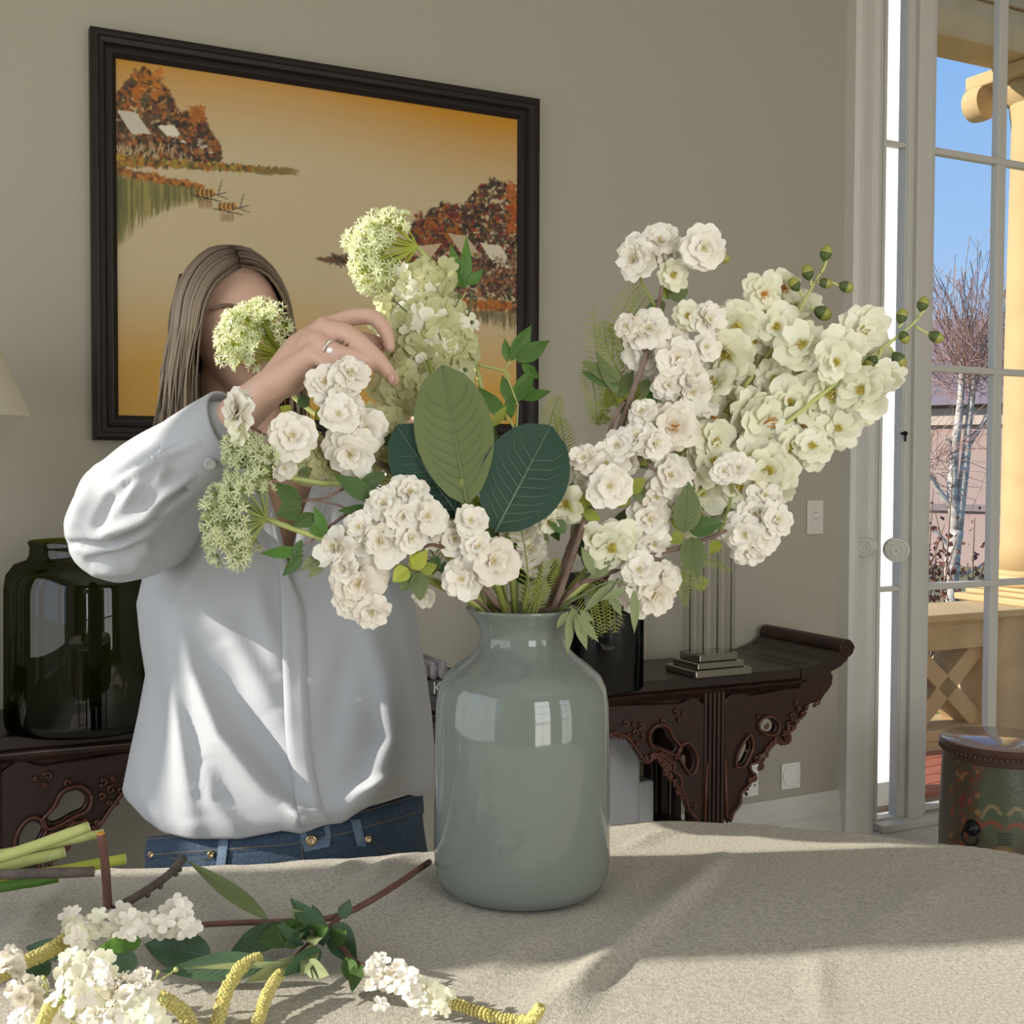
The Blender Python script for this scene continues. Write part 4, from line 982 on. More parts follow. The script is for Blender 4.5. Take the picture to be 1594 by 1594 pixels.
# face details
for sx in (-1, 1):
    e_ = pbuild(MB().ball(H(sx*.031, .0712, .003), (.0120, .0120, .0070), 14, 10), 'eye', 'eye_white')
    pbuild(MB().ball(H(sx*.031 + .002, .0785, .000), (.0052, .0045, .0050), 12, 8), 'iris', 'iris', e_).location = (0, 0, 0)
    pbuild(MB().tube([H(sx*.031 + .0145*t, .0835 - .006*abs(t)**2 + .001, .0075 - .0055*t*t) for t in np.linspace(-1, 1, 9)], .0012, 5), 'eyelash', 'brow', e_)
    pbuild(MB().tube([H(sx*.033 + sx*.021*t, .0865 - .010*(max(0, t))**2, .0275 + .004*(1 - t*t) - .002*t) for t in np.linspace(-1, 1, 11)], [.0012 + .0022*math.sin(PI*min(1, (1.15 - t)/2.2)) for t in np.linspace(-1, 1, 11)], 6, flat=1.0), 'eyebrow', 'brow')
pbuild(MB().ball(H(0, .0915, -.055), (.019, .007, .0075), 14, 8), 'lips', 'lips')
# nails and ring
nl_ = pbuild(MB().ball(at(609, 588, 1.5235), (.0055, .003, .0075), 10, 8), 'fingernail', 'nail'); pbuild(MB().ball(at(594, 540, 1.5775), (.0055, .003, .005), 10, 8), 'fingernail', 'nail')
rc = at(517, 543, 1.5355); rd = (at(*FR[1]) - at(*FR[0])).normalized(); Mr = basis(rc, rd)
rg_ = pbuild(MB().tube([Mr @ Vector((.0133*math.cos(t), .0133*math.sin(t), 0)) for t in np.linspace(0, 2*PI, 33)], .0012, 7), 'ring', 'silver'); rg_['label'] = 'silver ring with a clear stone'
gp = rc + (Vector((0, 0, CAMZ)) - rc).normalized()*.0135 + Vector((-.003, 0, -.002))
pbuild(MB().ball(gp, (.0042, .0032, .0042), 8, 5), 'gem', 'gem', rg_, smooth=False)

# ---- hair: a cap and locks falling from the parting
hr = random.Random(12); HV, HF_, HT = [], [], []
def lock(pts, r, tone, flat=.42):
    m = MB(); ps = smooth_path(pts, 15); n = len(ps)
    m.tube(ps, [r*(.55 + .45*math.sin(PI*min(1, .25 + .75*i/(n-1)))) if i < n-3 else r*(.75 - .2*(i-n+3)) for i in range(n)], 6, flat=flat)
    o = len(HV); HV.extend(m.v); HF_.extend([tuple(i + o for i in f) for f in m.f])
    for k in range(n):
        t = k/(n-1); w = min(1, t*1.5)
        c = np.array((.080, .052, .034))*(1-w) + np.array((.30, .235, .165))*w
        HT.extend([tuple(c*tone)]*6)
def ell(al, y, sg, k=1.0):
    """over the skull from the parting (al = 0) down the side"""
    s_ = math.sqrt(max(.05, 1 - (y/.108)**2)); return H(-.006 + sg*math.sin(al)*.086*k*s_, y, math.cos(al)*.124*k*(.35 + .65*s_) - .002)
for sg, n in ((-1, 210), (1, 150)):
    for i in range(n):
        y0 = .088 - (i/n)**.9*.175 + hr.gauss(0, .004); kk = 1 + hr.uniform(-.02, .05)
        back = (.030 if sg > 0 else .010)*max(0, y0)/.09                                     # front locks sweep back round the face
        pts = [ell(.02, y0*.92, sg, kk*.985)]
        for al in (.35, .75, 1.15, 1.5): pts.append(ell(al, y0 - back*(al/1.5)**1.1*1.5, sg, kk*(1.0 + .03*al)))
        e0 = pts[-1]; ln = hr.uniform(.15, .215) if sg < 0 else hr.uniform(.13, .2)
        ox = sg*hr.uniform(.004, .026); oy = hr.uniform(-.01, .012) 
        pts += [e0 + Hx*ox*.7 + Vector((0, oy*.4, -ln*.45)), e0 + Hx*ox + Vector((hr.gauss(0, .006), oy, -ln))]
        lock(pts, hr.uniform(.0034, .0058), hr.uniform(.6, 1.25))
for i in range(70):                                                    # back of the head
    x0 = hr.uniform(-.07, .07); p0 = H(x0, -.07, .085); p1 = H(x0*1.25, -.108, .0); p2 = H(x0*1.3, -.10, -.12); p3 = H(x0*1.35, -.085, -.24)
    lock([p0, p1, p2, p3], .0065, hr.uniform(.6, 1.1))
cap_ = MB()
for i in range(14):
    for k in range(28):
        pass
cr = [[(lambda q: H(q[0], q[1], q[2]))((math.cos(la)*math.sin(lo)*.0775, -.004 + math.cos(la)*math.cos(lo)*.0955, math.sin(la)*.1185)) for lo in np.linspace(R(100), R(260), 25)] for la in np.linspace(R(-40), R(89), 16)]
cap_.loft(cr, cap=False, closed=False)
cr = [[H(math.cos(la)*math.sin(lo)*.0775, -.006 + math.cos(la)*math.cos(lo)*.0945, math.sin(la)*.1185) for lo in np.linspace(R(-100), R(100), 25)] for la in np.linspace(R(58), R(89), 6)]
cap_.loft(cr, cap=False, closed=False)
o = len(HV); HV.extend(cap_.v); HF_.extend([tuple(i + o for i in f) for f in cap_.f]); HT.extend([(.17, .125, .085)]*len(cap_.v))
me = bpy.data.meshes.new('hair'); me.from_pydata([tuple(Vector(p)) for p in HV], [], HF_); me.update()
ta_ = me.color_attributes.new('tone', 'FLOAT_COLOR', 'POINT'); ta_.data.foreach_set('color', np.array([(*c, 1) for c in HT], np.float32).ravel())
hair = plink(me, 'hair', 'hair'); hair['label'] = 'long straight dark blonde hair parted in the middle'

# ---- shirt body
rows = [(690, 398, 478, 1.955, .060), (702, 368, 505, 1.955, .075), (718, 332, 545, 1.955, .09), (738, 296, 582, 1.955, .105), (770, 266, 612, 1.952, .118), (820, 248, 626, 1.95, .128), (880, 226, 636, 1.945, .135), (940, 212, 646, 1.94, .138), (1000, 218, 655, 1.935, .140), (1050, 226, 664, 1.93, .142), (1110, 215, 672, 1.92, .145), (1170, 202, 677, 1.91, .147), (1230, 190, 678, 1.905, .147), (1320, 189, 676, 1.90, .147)]
ry = [r[0] for r in rows]
hem_x = [180, 192, 215, 245, 290, 370, 440, 470, 510, 540, 560, 600, 640, 662, 690]; hem_y = [1244, 1252, 1276, 1296, 1306, 1306, 1293, 1298, 1284, 1281, 1266, 1246, 1236, 1240, 1230]
folds = [([(270, 945), (296, 1050), (340, 1150), (415, 1235), (478, 1290)], .024, 19), ([(242, 930), (262, 1050), (278, 1150), (300, 1285)], .020, 17), ([(305, 950), (350, 985), (392, 1050), (430, 1110)], .012, 24),
         ([(560, 950), (602, 1050), (616, 1150), (585, 1225), (520, 1270)], .016, 22), ([(622, 920), (650, 1040), (660, 1150), (655, 1225)], .014, 14), ([(440, 1245), (470, 1270), (505, 1262)], .012, 12), ([(455, 1265), (478, 1288)], .012, 9),
         ([(345, 1000), (380, 1100), (430, 1190), (460, 1225)], -.014, 22), ([(255, 1000), (275, 1150), (292, 1230)], -.0, 20), ([(392, 880), (410, 960), (440, 1050)], .010, 16), ([(545, 1000), (520, 1100), (505, 1180)], -.008, 22), ([(380, 1300), (330, 1250), (318, 1180)], .010, 14), ([(640, 1210), (600, 1215), (560, 1232)], .012, 10),
         ([(205, 1180), (215, 1235), (250, 1285)], .010, 14), ([(340, 770), (320, 850), (275, 935)], .014, 18), ([(520, 770), (540, 850), (560, 940)], .010, 18)]
def fold_at(px, py):
    s_ = 0.0
    for pts, A, w in folds:
        bd, bt = 1e9, 0
        for i in range(len(pts)-1):
            (ax, ay), (bx, by) = pts[i], pts[i+1]; L2 = (bx-ax)**2 + (by-ay)**2
            t = max(0, min(1, ((px-ax)*(bx-ax) + (py-ay)*(by-ay))/L2)); d = math.hypot(px-ax-t*(bx-ax), py-ay-t*(by-ay))
            if d < bd: bd, bt = d, (i+t)/(len(pts)-1)
        if bd < 3*w: s_ += 1.3*A*math.exp(-(bd/w)**2)*(math.sin(PI*min(.97, max(.03, bt)))**.5)
    return s_
def shirt_pt(ct, st, py, shrink=1.0, dz=0.0):
    Lx, Rx = interp(py, ry, [r[1] for r in rows]), interp(py, ry, [r[2] for r in rows]); Yc = interp(py, ry, [r[3] for r in rows]); bb = interp(py, ry, [r[4] for r in rows])
    c_, hw_ = (Lx+Rx)/2, (Rx-Lx)/2; px = c_ + hw_*ct*shrink
    Y = Yc - bb*math.copysign(abs(st)**.8, st)*shrink
    if st > 0: Y -= fold_at(px, py)*min(1, st*1.6)
    return at(px, py, Y - dz), px
def shirt_front(px, py, dz=0.0):
    Lx, Rx = interp(py, ry, [r[1] for r in rows]), interp(py, ry, [r[2] for r in rows])
    ct = max(-.999, min(.999, (px - (Lx+Rx)/2)/((Rx-Lx)/2))); return shirt_pt(ct, math.sqrt(1-ct*ct), py, 1.0, dz)[0]
NT, NV = 150, 150
SB = MB(); pxg = {}
vts_, meta = [], []
for j in range(NV + 12):
    for k in range(NT):
        t = 2*PI*k/NT; ct, st = math.cos(t), math.sin(t)
        xb = 433 + 243*ct; hy = interp(xb, hem_x, hem_y) if st > 0 else interp(xb, hem_x, hem_y) - 8
        if j < NV:
            v = j/(NV-1); py = 690 + (hy - 690)*v
            e_ = max(0, (v - .955)/.045); p, px = shirt_pt(ct, st, py, 1 - .05*e_*e_)
        else:
            e_ = (j - NV + 1)/12; p, px = shirt_pt(ct, st, hy - 26*e_*e_ , .95 - .12*e_)
            py = hy + 100
        vts_.append(p); meta.append((px, py, st))
fcs = []
def in_tri(px, py): 
    if py < 685 or py > 893: return False
    return 385 + (447-385)*(py-700)/193 < px < 512 - (512-450)*(py-700)/193
for j in range(NV + 11):
    for k in range(NT):
        a, b_, c_, d_ = j*NT+k, j*NT+(k+1) % NT, (j+1)*NT+(k+1) % NT, (j+1)*NT+k
        if meta[a][2] > 0 and in_tri(meta[a][0], meta[a][1]): continue
        fcs.append((a, b_, c_, d_))
SB.add(vts_, fcs); shirt = pbuild(SB, 'shirt', 'shirt', fix=True); shirt['label'] = 'loose white collarless shirt'
# placket and neck band
def ribbon(name, left, right, dz, n=60, nx=6, parent=shirt):
    m = MB(); L = smooth_path([Vector((x, y, 0)) for x, y in left], n); Rr = smooth_path([Vector((x, y, 0)) for x, y in right], n); q = min(len(L), len(Rr))
    ringz = [[shirt_front(L[i].x + (Rr[i].x-L[i].x)*k/nx, L[i].y + (Rr[i].y-L[i].y)*k/nx, dz if 0 < k < nx else dz*.2) for k in range(nx+1)] for i in range(q)]
    m.loft(ringz, cap=False, closed=False); return pbuild(m, name, 'shirt', parent)
ribbon('placket', [(420, 800), (433, 880), (437, 948), (440, 1040), (445, 1155), (456, 1230), (470, 1284)], [(424, 795), (450, 893), (472, 950), (478, 1060), (486, 1176), (497, 1240), (511, 1278)], .008)
ribbon('neck_band', [(366, 712), (384, 760), (406, 820), (432, 885)], [(397, 708), (414, 755), (433, 815), (451, 890)], .006, 30, 4)
ribbon('neck_band', [(502, 708), (486, 755), (466, 815), (446, 890)], [(530, 714), (514, 762), (494, 825), (462, 892)], .006, 30, 4)
# sleeves
def sleeve(name, parts, creases, cut=None):
    m = MB()
    for pts, rads, fl in parts: caps(m, [at(*p) for p in pts], rads, 22, 5, fl)
    me = remeshed(m, .0045, 8, .5); co = np_verts(me); no = np_normals(me)
    Mi = CAMROT.transposed(); A = np.array(Mi); rel = (co - np.array((0, 0, CAMZ))) @ A.T
    px = 797 + F*rel[:, 0]/-rel[:, 2]; py = 797 - F*rel[:, 1]/-rel[:, 2]; front = no @ (np.array((0, 0, CAMZ)) - co.mean(0)) > -.2
    disp = np.zeros(len(co))
    for pts, A_, w in creases:
        best = np.full(len(co), 1e9); par = np.zeros(len(co)); n = len(pts)-1
        for i in range(n):
            (ax, ay), (bx, by) = pts[i], pts[i+1]; L2 = (bx-ax)**2 + (by-ay)**2
            t = np.clip(((px-ax)*(bx-ax) + (py-ay)*(by-ay))/L2, 0, 1); d = np.hypot(px-ax-t*(bx-ax), py-ay-t*(by-ay)); u_ = d < best
            best = np.where(u_, d, best); par = np.where(u_, (i+t)/n, par)
        disp += 1.35*A_*np.exp(-(best/w)**2)*np.sin(np.clip(par, .04, .96)*PI)**.5*front
    set_verts(me, co + no*disp[:, None])
    if cut:
        ins = np.zeros(len(co), bool); n = len(cut)
        for i in range(n):
            (xa, ya), (xb, yb) = cut[i], cut[(i+1) % n]
            ins ^= ((ya > py) != (yb > py)) & (px < (xb-xa)*(py-ya)/((yb-ya) or 1e-9) + xa)
        ins &= front; bm = bmesh.new(); bm.from_mesh(me); bm.verts.ensure_lookup_table()
        bmesh.ops.delete(bm, geom=[bm.verts[i] for i in np.nonzero(ins)[0]], context='VERTS'); bm.to_mesh(me); bm.free()
    return plink(me, name, 'shirt', shirt)
sleeve('sleeve', [([(340, 680, 1.61), (290, 712, 1.64), (232, 752, 1.68), (186, 800, 1.715)], [.044, .049, .056, .062], 1.18),
                  ([(186, 806, 1.72), (178, 828, 1.735)], [.066, .069], 1.0), ([(180, 835, 1.74), (228, 822, 1.82), (290, 780, 1.94)], [.068, .070, .085], 1.0)],
       [([(266, 688), (225, 712), (178, 745)], -.010, 7), ([(300, 690), (262, 706), (200, 742), (165, 770)], .008, 8), ([(258, 700), (262, 725), (250, 745)], .008, 6), ([(240, 812), (200, 838), (164, 852), (112, 846)], -.014, 6), ([(260, 790), (205, 815), (150, 835)], .008, 9), ([(235, 845), (190, 866), (140, 872)], -.010, 6), ([(230, 860), (200, 885), (150, 890)], .007, 8), ([(150, 730), (125, 790), (110, 830)], .007, 12), ([(180, 760), (160, 800), (150, 830)], -.007, 9), ([(250, 880), (240, 850), (258, 820)], -.008, 6), ([(225, 740), (190, 790)], .006, 8), ([(305, 752), (270, 778), (238, 805)], -.009, 5), ([(300, 742), (262, 768), (228, 798)], .005, 6)])
cm = MB(); c0, c1 = at(361, 664, 1.60), at(292, 710, 1.637); ax_ = (c1 - c0).normalized()
up_ = (Vector((0, 0, 1)) - ax_*ax_.z).normalized(); sd_ = ax_.cross(up_)
def cring(t, k): return [c0.lerp(c1, t) + up_*math.cos(q)*(.0525 + .004*t)*k + sd_*math.sin(q)*(.040 + .006*t)*k for q in np.linspace(0, 2*PI, 41)[:-1]]
cm.loft([cring(.5, .93), cring(.02, .93), cring(0, .96), cring(0, 1.0), cring(.03, 1.02), cring(.5, 1.03), cring(.97, 1.02), cring(1.0, 1.0), cring(1.0, .95)], cap=False)
cuff = pbuild(cm, 'cuff', 'shirt', shirt, fix=True)
bt = at(327, 722, 1.5725); bd_ = (Vector((0, 0, CAMZ)) - bt).normalized()
pbuild(MB().lathe([(0, 0), (.0072, 0), (.0078, .0015), (.0070, .0028), (.0055, .0022), (.003, .0016), (0, .0016)], 20, (0,0,0), basis(bt, (bd_ - up_*.35).normalized())), 'button', 'shirt_button', shirt)
sleeve('sleeve', [([(585, 780, 1.955), (598, 820, 1.90), (602, 850, 1.86)], [.085, .062, .056], 1.0), ([(602, 850, 1.86), (615, 810, 1.81), (629, 765, 1.77)], [.056, .05, .043], 1.0)], [([(580, 800), (620, 860), (640, 900)], .006, 10)])

# ---- jeans
jr = [(1236, 236, 655, 1.90, .118), (1290, 234, 660, 1.895, .120), (1340, 226, 668, 1.89, .124), (1420, 222, 676, 1.89, .128), (1500, 226, 676, 1.89, .125)]
jy = [r[0] for r in jr]
def jean_pt(t, py, k=1.0):
    Lx, Rx, Yc, bb = [interp(py, jy, [r[i] for r in jr]) for i in (1, 2, 3, 4)]
    return at((Lx+Rx)/2 + (Rx-Lx)/2*math.cos(t)*k, py, Yc - bb*math.copysign(abs(math.sin(t))**.85, math.sin(t))*k)
JM = MB()
def waist_y(t): return interp(math.cos(t), [-1, 0, .45, 1], [1304, 1288, 1268, 1234])                       # the waistband rides higher on the right
rings = [[jean_pt(2*PI*k/72, waist_y(2*PI*k/72) + (1500 - waist_y(2*PI*k/72))*j/16) for k in range(72)] for j in range(17)]
JM.loft(rings, cap=False)
for px in (338, 556):
    h0 = at(px, 1470, 1.89); JM.tube([h0 + Vector((0, 0, .06)), h0, Vector((h0.x*.98, 1.92, .40)), Vector((h0.x*.97, 1.95, .05 + FZ))], [.112, .108, .075, .07], 28, cap=False)
jeans = pbuild(JM, 'jeans', 'denim', fix=True); jeans['label'] = 'faded blue denim jeans'
wb_ = MB(); wb_.loft([[jean_pt(2*PI*k/72, waist_y(2*PI*k/72) + o_, kk) for k in range(72)] for o_, kk in ((-2, .99), (-2, 1.012), (30, 1.014), (34, 1.0))], cap=False); pbuild(wb_, 'waistband', 'denim', jeans, fix=True)
for o_ in (2, 27): pbuild(MB().tube([jean_pt(t, waist_y(t) + o_, 1.016) for t in np.linspace(.1, PI - .1, 60)], .0006, 4), 'stitching', 'stitch', jeans)
def jfront(px, py, k=1.0):
    Lx, Rx = interp(py, jy, [r[1] for r in jr]), interp(py, jy, [r[2] for r in jr]); return jean_pt(math.acos(max(-1, min(1, (px - (Lx+Rx)/2)/((Rx-Lx)/2)))), py, k)
for x0, x1, y0, y1 in ((352, 346, 1300, 1348), (550, 560, 1276, 1318)):
    m = MB(); m.loft([[jfront(x + d, y, 1.03) for d in (-7, -5, 5, 7)] for x, y in ((x0, y0), ((x0+x1)/2, (y0+y1)/2), (x1, y1))], cap=False, closed=False); pbuild(m, 'belt_loop', 'denim_light', jeans)
for (x, y, r_) in ((331, 1330, .0055), (240, 1330, .005), (571, 1306, .0055), (484, 1308, .0085)):
    p = jfront(x, y, 1.02); pbuild(MB().lathe([(0, 0), (r_, 0), (r_, .002), (r_*.75, .0035), (r_*.55, .0028), (0, .0028)], 18, (0,0,0), basis(p, (0, -1, .1))), 'button' if r_ > .007 else 'rivet', 'brass', jeans)
for pts in (((240, 1322), (270, 1336), (330, 1338)), ((571, 1300), (590, 1322), (630, 1330)), ((468, 1296), (470, 1330), (474, 1345))): pbuild(MB().tube([jfront(x, y, 1.012) for x, y in pts], .0006, 4), 'stitching', 'stitch', jeans)
m = MB(); m.loft([[jfront(x, y, 1.018) for x, y in r_] for r_ in (((466, 1292), (512, 1284)), ((468, 1308), (514, 1300)), ((474, 1326), (512, 1318)))], cap=False, closed=False); pbuild(m, 'fly_tab', 'denim_light', jeans)
for px in (338, 556):
    x_ = at(px, 1470, 1.89).x*.97; pbuild(caps(MB(), [Vector((x_, 1.97, .045 + FZ)), Vector((x_, 1.88, .042 + FZ)), Vector((x_, 1.77, .036 + FZ))], [.042, .042, .034], 16), 'shoe', 'shoe_leather')
# ================================================================== flowers
fr = random.Random(21)
mat('petal_white', (0.93, 0.89, 0.81), 0.6, trans=.18, noise=(5, .6), color2=(0.91, 0.85, 0.70))
mat('petal_blush', (0.90, 0.84, 0.74), 0.6, trans=.18, noise=(5, .5), color2=(0.88, 0.80, 0.64))
mat('petal_cream', (0.93, 0.92, 0.77), 0.6, trans=.24, noise=(4, .6), color2=(0.90, 0.88, 0.62))
mat('stamen', (0.78, 0.68, 0.36), 0.6); mat('heart_orange', (0.75, 0.36, 0.05), 0.6, trans=.2); mat('heart_yellow', (0.62, 0.52, 0.10), 0.6, trans=.2)
mat('floret_green', (0.62, 0.62, 0.28), 0.6, trans=.3, noise=(3, .7), color2=(0.70, 0.69, 0.44))
mat('umbel_lime', (0.56, 0.62, 0.10), 0.6, trans=.3); mat('umbel_tip', (0.86, 0.90, 0.58), 0.6, trans=.3)
mat('umbel_dull', (0.42, 0.48, 0.14), 0.6, trans=.3); mat('umbel_tip_dull', (0.74, 0.78, 0.48), 0.6, trans=.3)
mat('bud_green', (0.26, 0.27, 0.05), 0.45, noise=(40, .8), color2=(0.36, 0.34, 0.07)); mat('bud_dark', (0.07, 0.10, 0.025), 0.5)
mat('stem_green', (0.22, 0.26, 0.05), 0.55, noise=(30, .4), color2=(0.28, 0.27, 0.07)); mat('stem_lime', (0.48, 0.52, 0.18), 0.5)
mat('bark', (0.17, 0.11, 0.085), 0.8, noise=(40, .8), color2=(0.28, 0.20, 0.16), bump=(120, .6)); mat('bark_grey', (0.075, 0.060, 0.050), 0.85, noise=(40, .8), color2=(0.14, 0.115, 0.095), bump=(120, .6)); mat('bark_red', (0.12, 0.055, 0.038), 0.7, noise=(40, .6), color2=(0.18, 0.09, 0.062))
mat('leaf_olive', (0.125, 0.165, 0.055), 0.55, trans=.12, noise=(14, .4), color2=(0.16, 0.20, 0.07)); mat('leaf_dark', (0.018, 0.050, 0.031), 0.65, noise=(12, .5), color2=(0.028, 0.068, 0.042), spec=.3)
mat('leaf_bright', (0.10, 0.24, 0.035), 0.5, trans=.35, noise=(20, .4), color2=(0.14, 0.28, 0.05)); mat('leaf_mid', (0.065, 0.135, 0.032), 0.55, trans=.18, noise=(20, .5), color2=(0.09, 0.16, 0.04)); mat('leaf_sage', (0.26, 0.30, 0.14), 0.6, trans=.2, noise=(20, .4), color2=(0.20, 0.25, 0.10)); mat('leaf_blue', (0.045, 0.10, 0.045), 0.55, trans=.1, noise=(14, .5), color2=(0.07, 0.14, 0.065))
mat('vein', (0.15, 0.185, 0.07), 0.6); mat('vein_dark', (0.10, 0.16, 0.11), 0.6); mat('fern', (0.36, 0.40, 0.06), 0.6, trans=.3, noise=(30, .5), color2=(0.20, 0.27, 0.04)); mat('catkin', (0.66, 0.60, 0.22), 0.75, noise=(160, .6), color2=(0.56, 0.47, 0.14), trans=.15)
VIEW = lambda p: (Vector((0, 0, CAMZ)) - p).normalized()
RIGHT = CAMROT @ Vector((1, 0, 0)); UP = CAMROT @ Vector((0, 1, 0))
def petal(mb, ang, elev, L, Wd, curl, cup, rng, mi=0, notch=.12, nt=5, ns=5, r0=0.0):
    ca, sa = math.cos(ang), math.sin(ang); vs = []; ph = rng.uniform(0, 6)
    r, h = r0, 0.0
    for i in range(nt):
        t = i/(nt-1)
        if i: e = elev - curl*t; r += L/(nt-1)*math.cos(e); h += L/(nt-1)*math.sin(e)
        w = Wd*(.22 + .78*math.sin(PI*min(1, .08 + .62*t)))*(1 - .35*max(0, t-.75)/.25)
        for k in range(ns):
            s = -1 + 2*k/(ns-1); rr = r - (notch*L*(1 - abs(s))*max(0, t-.7)/.3) + (notch*.6*L*max(0, t-.7)/.3)*(1-abs(2*abs(s)-1))
            z = h + cup*Wd*s*s + .09*L*t*math.sin(3.1*s + ph)
            lat = s*w; vs.append((rr*ca - lat*sa, rr*sa + lat*ca, z))
    fs = [(i*ns+k, i*ns+k+1, (i+1)*ns+k+1, (i+1)*ns+k) for i in range(nt-1) for k in range(ns-1)]
    mb.add(vs, fs, mi)
def blossom_mesh(name, layers, m, seed, R0=.5):
    """a flower of unit diameter facing +Z; layers = (count, elevation, length, width)"""
    rng = random.Random(seed); mb = MB()
    for n, el, L, Wd in layers:
        off = rng.uniform(0, 6)
        for i in range(n): petal(mb, off + 2*PI*i/n + rng.gauss(0, .10), R(el + rng.gauss(0, 11)), L*rng.uniform(.84, 1.1)*R0, Wd*rng.uniform(.85, 1.15)*R0, R(rng.uniform(5, 48)), rng.uniform(-.1, .35), rng, 0, rng.uniform(.02, .12), 5, 5)
    return mb.mesh(name, MAT[m])
CH = [(6, 4, 1.04, .54), (6, 24, .92, .48), (5, 46, .72, .40), (4, 66, .50, .30)]
cherry = [blossom_mesh('blossom', CH, 'petal_white', s) for s in range(5)]
blush = [blossom_mesh('blossom', CH, 'petal_blush', 40 + s) for s in range(2)]
simple = [blossom_mesh('blossom', [(5, 20, 1.0, .55), (4, 48, .72, .42)], 'petal_cream', 60 + s) for s in range(2)]
delph = [blossom_mesh('blossom', [(6, 2, 1.12, .60), (6, 20, .92, .52), (4, 46, .58, .38)], 'petal_cream', 80 + s) for s in range(5)]
def center_mesh(m, n=12, r=.05, L=.30):
    mb = MB(); rng = random.Random(3)
    mb.ball((0, 0, .07), (r*2.0, r*2.0, .06), 8, 5)
    for i in range(n):
        a = rng.uniform(0, 6.28); s = rng.uniform(.05, .16); mb.tube([(0, 0, .05), (s*.6*math.cos(a), s*.6*math.sin(a), .17), (s*math.cos(a), s*math.sin(a), L*rng.uniform(.7, 1))], .011, 4); mb.ball((s*math.cos(a), s*math.sin(a), L), .022, 5, 4)
    return mb.mesh('flower_heart', MAT[m])
C_ST, C_OR, C_YE = center_mesh('stamen'), center_mesh('heart_orange'), center_mesh('heart_yellow', 14, .08, .22)
floret_me = []
for s, (np_, m_) in enumerate(((4, 'floret_green'), (4, 'floret_green'), (5, 'petal_white'), (5, 'petal_white'), (5, 'petal_cream'), (4, 'petal_cream'))):
    rng = random.Random(s); mb = MB()
    for i in range(np_): petal(mb, 2*PI*i/np_ + rng.gauss(0, .08), R(12 + rng.gauss(0, 8)), .5, .26 if np_ == 4 else .19, R(15), .15, rng, 0, .02, 5, 3)
    mb.ball((0, 0, .04), .06, 6, 4); floret_me.append(mb.mesh('floret', MAT[m_]))
FL_G, FL_W, FL_C = floret_me[:2], floret_me[2:4], floret_me[4:]
dbl = [blossom_mesh('floret', [(5, 25, 1, .5), (5, 52, .8, .45), (3, 72, .6, .35)], 'petal_white', 120 + s) for s in range(2)]
bud_me = MB().ball((0, 0, 0), (.40, .40, .5), 12, 9).mesh('bud', MAT['bud_green']); cal_me = MB().lathe([(.06, -.62), (.20, -.5), (.36, -.30), (.42, -.05), (.395, -.04)], 12, cap=False).mesh('calyx', MAT['bud_dark'])
def facing(p, f): return (VIEW(p) + RIGHT*f[0] + UP*f[1]).normalized()
def bloom(root, kind, px, py, d, Y, f=None, heart=None):
    o0 = Vector(root.location); p = at(px, py, Y)
    f = f if f is not None else (fr.gauss(0, .35), fr.gauss(.05, .35))
    me = fr.choice(kind); S = d*Y/F
    M = Matrix.Translation(-o0) @ basis(p, facing(p, f), fr.uniform(0, 6.28)) @ Matrix.Scale(S*1.06, 4)
    o = link('blossom', me, root, M)
    h = link('flower_heart', heart or C_ST, o, Matrix.Scale(.46 if heart is None else .7, 4)); return o
def stem(root, pts, r0, r1, m, name='stem', n=18, parent=None, world=False):
    o0 = Vector(root.location)
    if not world and pts[0][1] == 1060:                       # lead the stem up through the neck of the vase
        cl_ = lambda v, m_: max(-m_, min(m_, v)); q = next(p for p in pts[1:] if p[1] < 946)
        pts = [pts[0], (812 + cl_((q[0]-812)*.3, 34), 1003, VY + cl_((q[2]-VY)*.3, .012)), (812 + cl_((q[0]-812)*.62, 56), 954, VY + cl_((q[2]-VY)*.5, .022))] + [p for p in pts[1:] if p[1] < 946]
    ps = smooth_path([(p if world else at(*p)) - o0 for p in pts], n); k = len(ps)
    return MB().tube(ps, [r0 + (r1-r0)*i/(k-1) for i in range(k)], 8).build(name, MAT[m], parent or root)
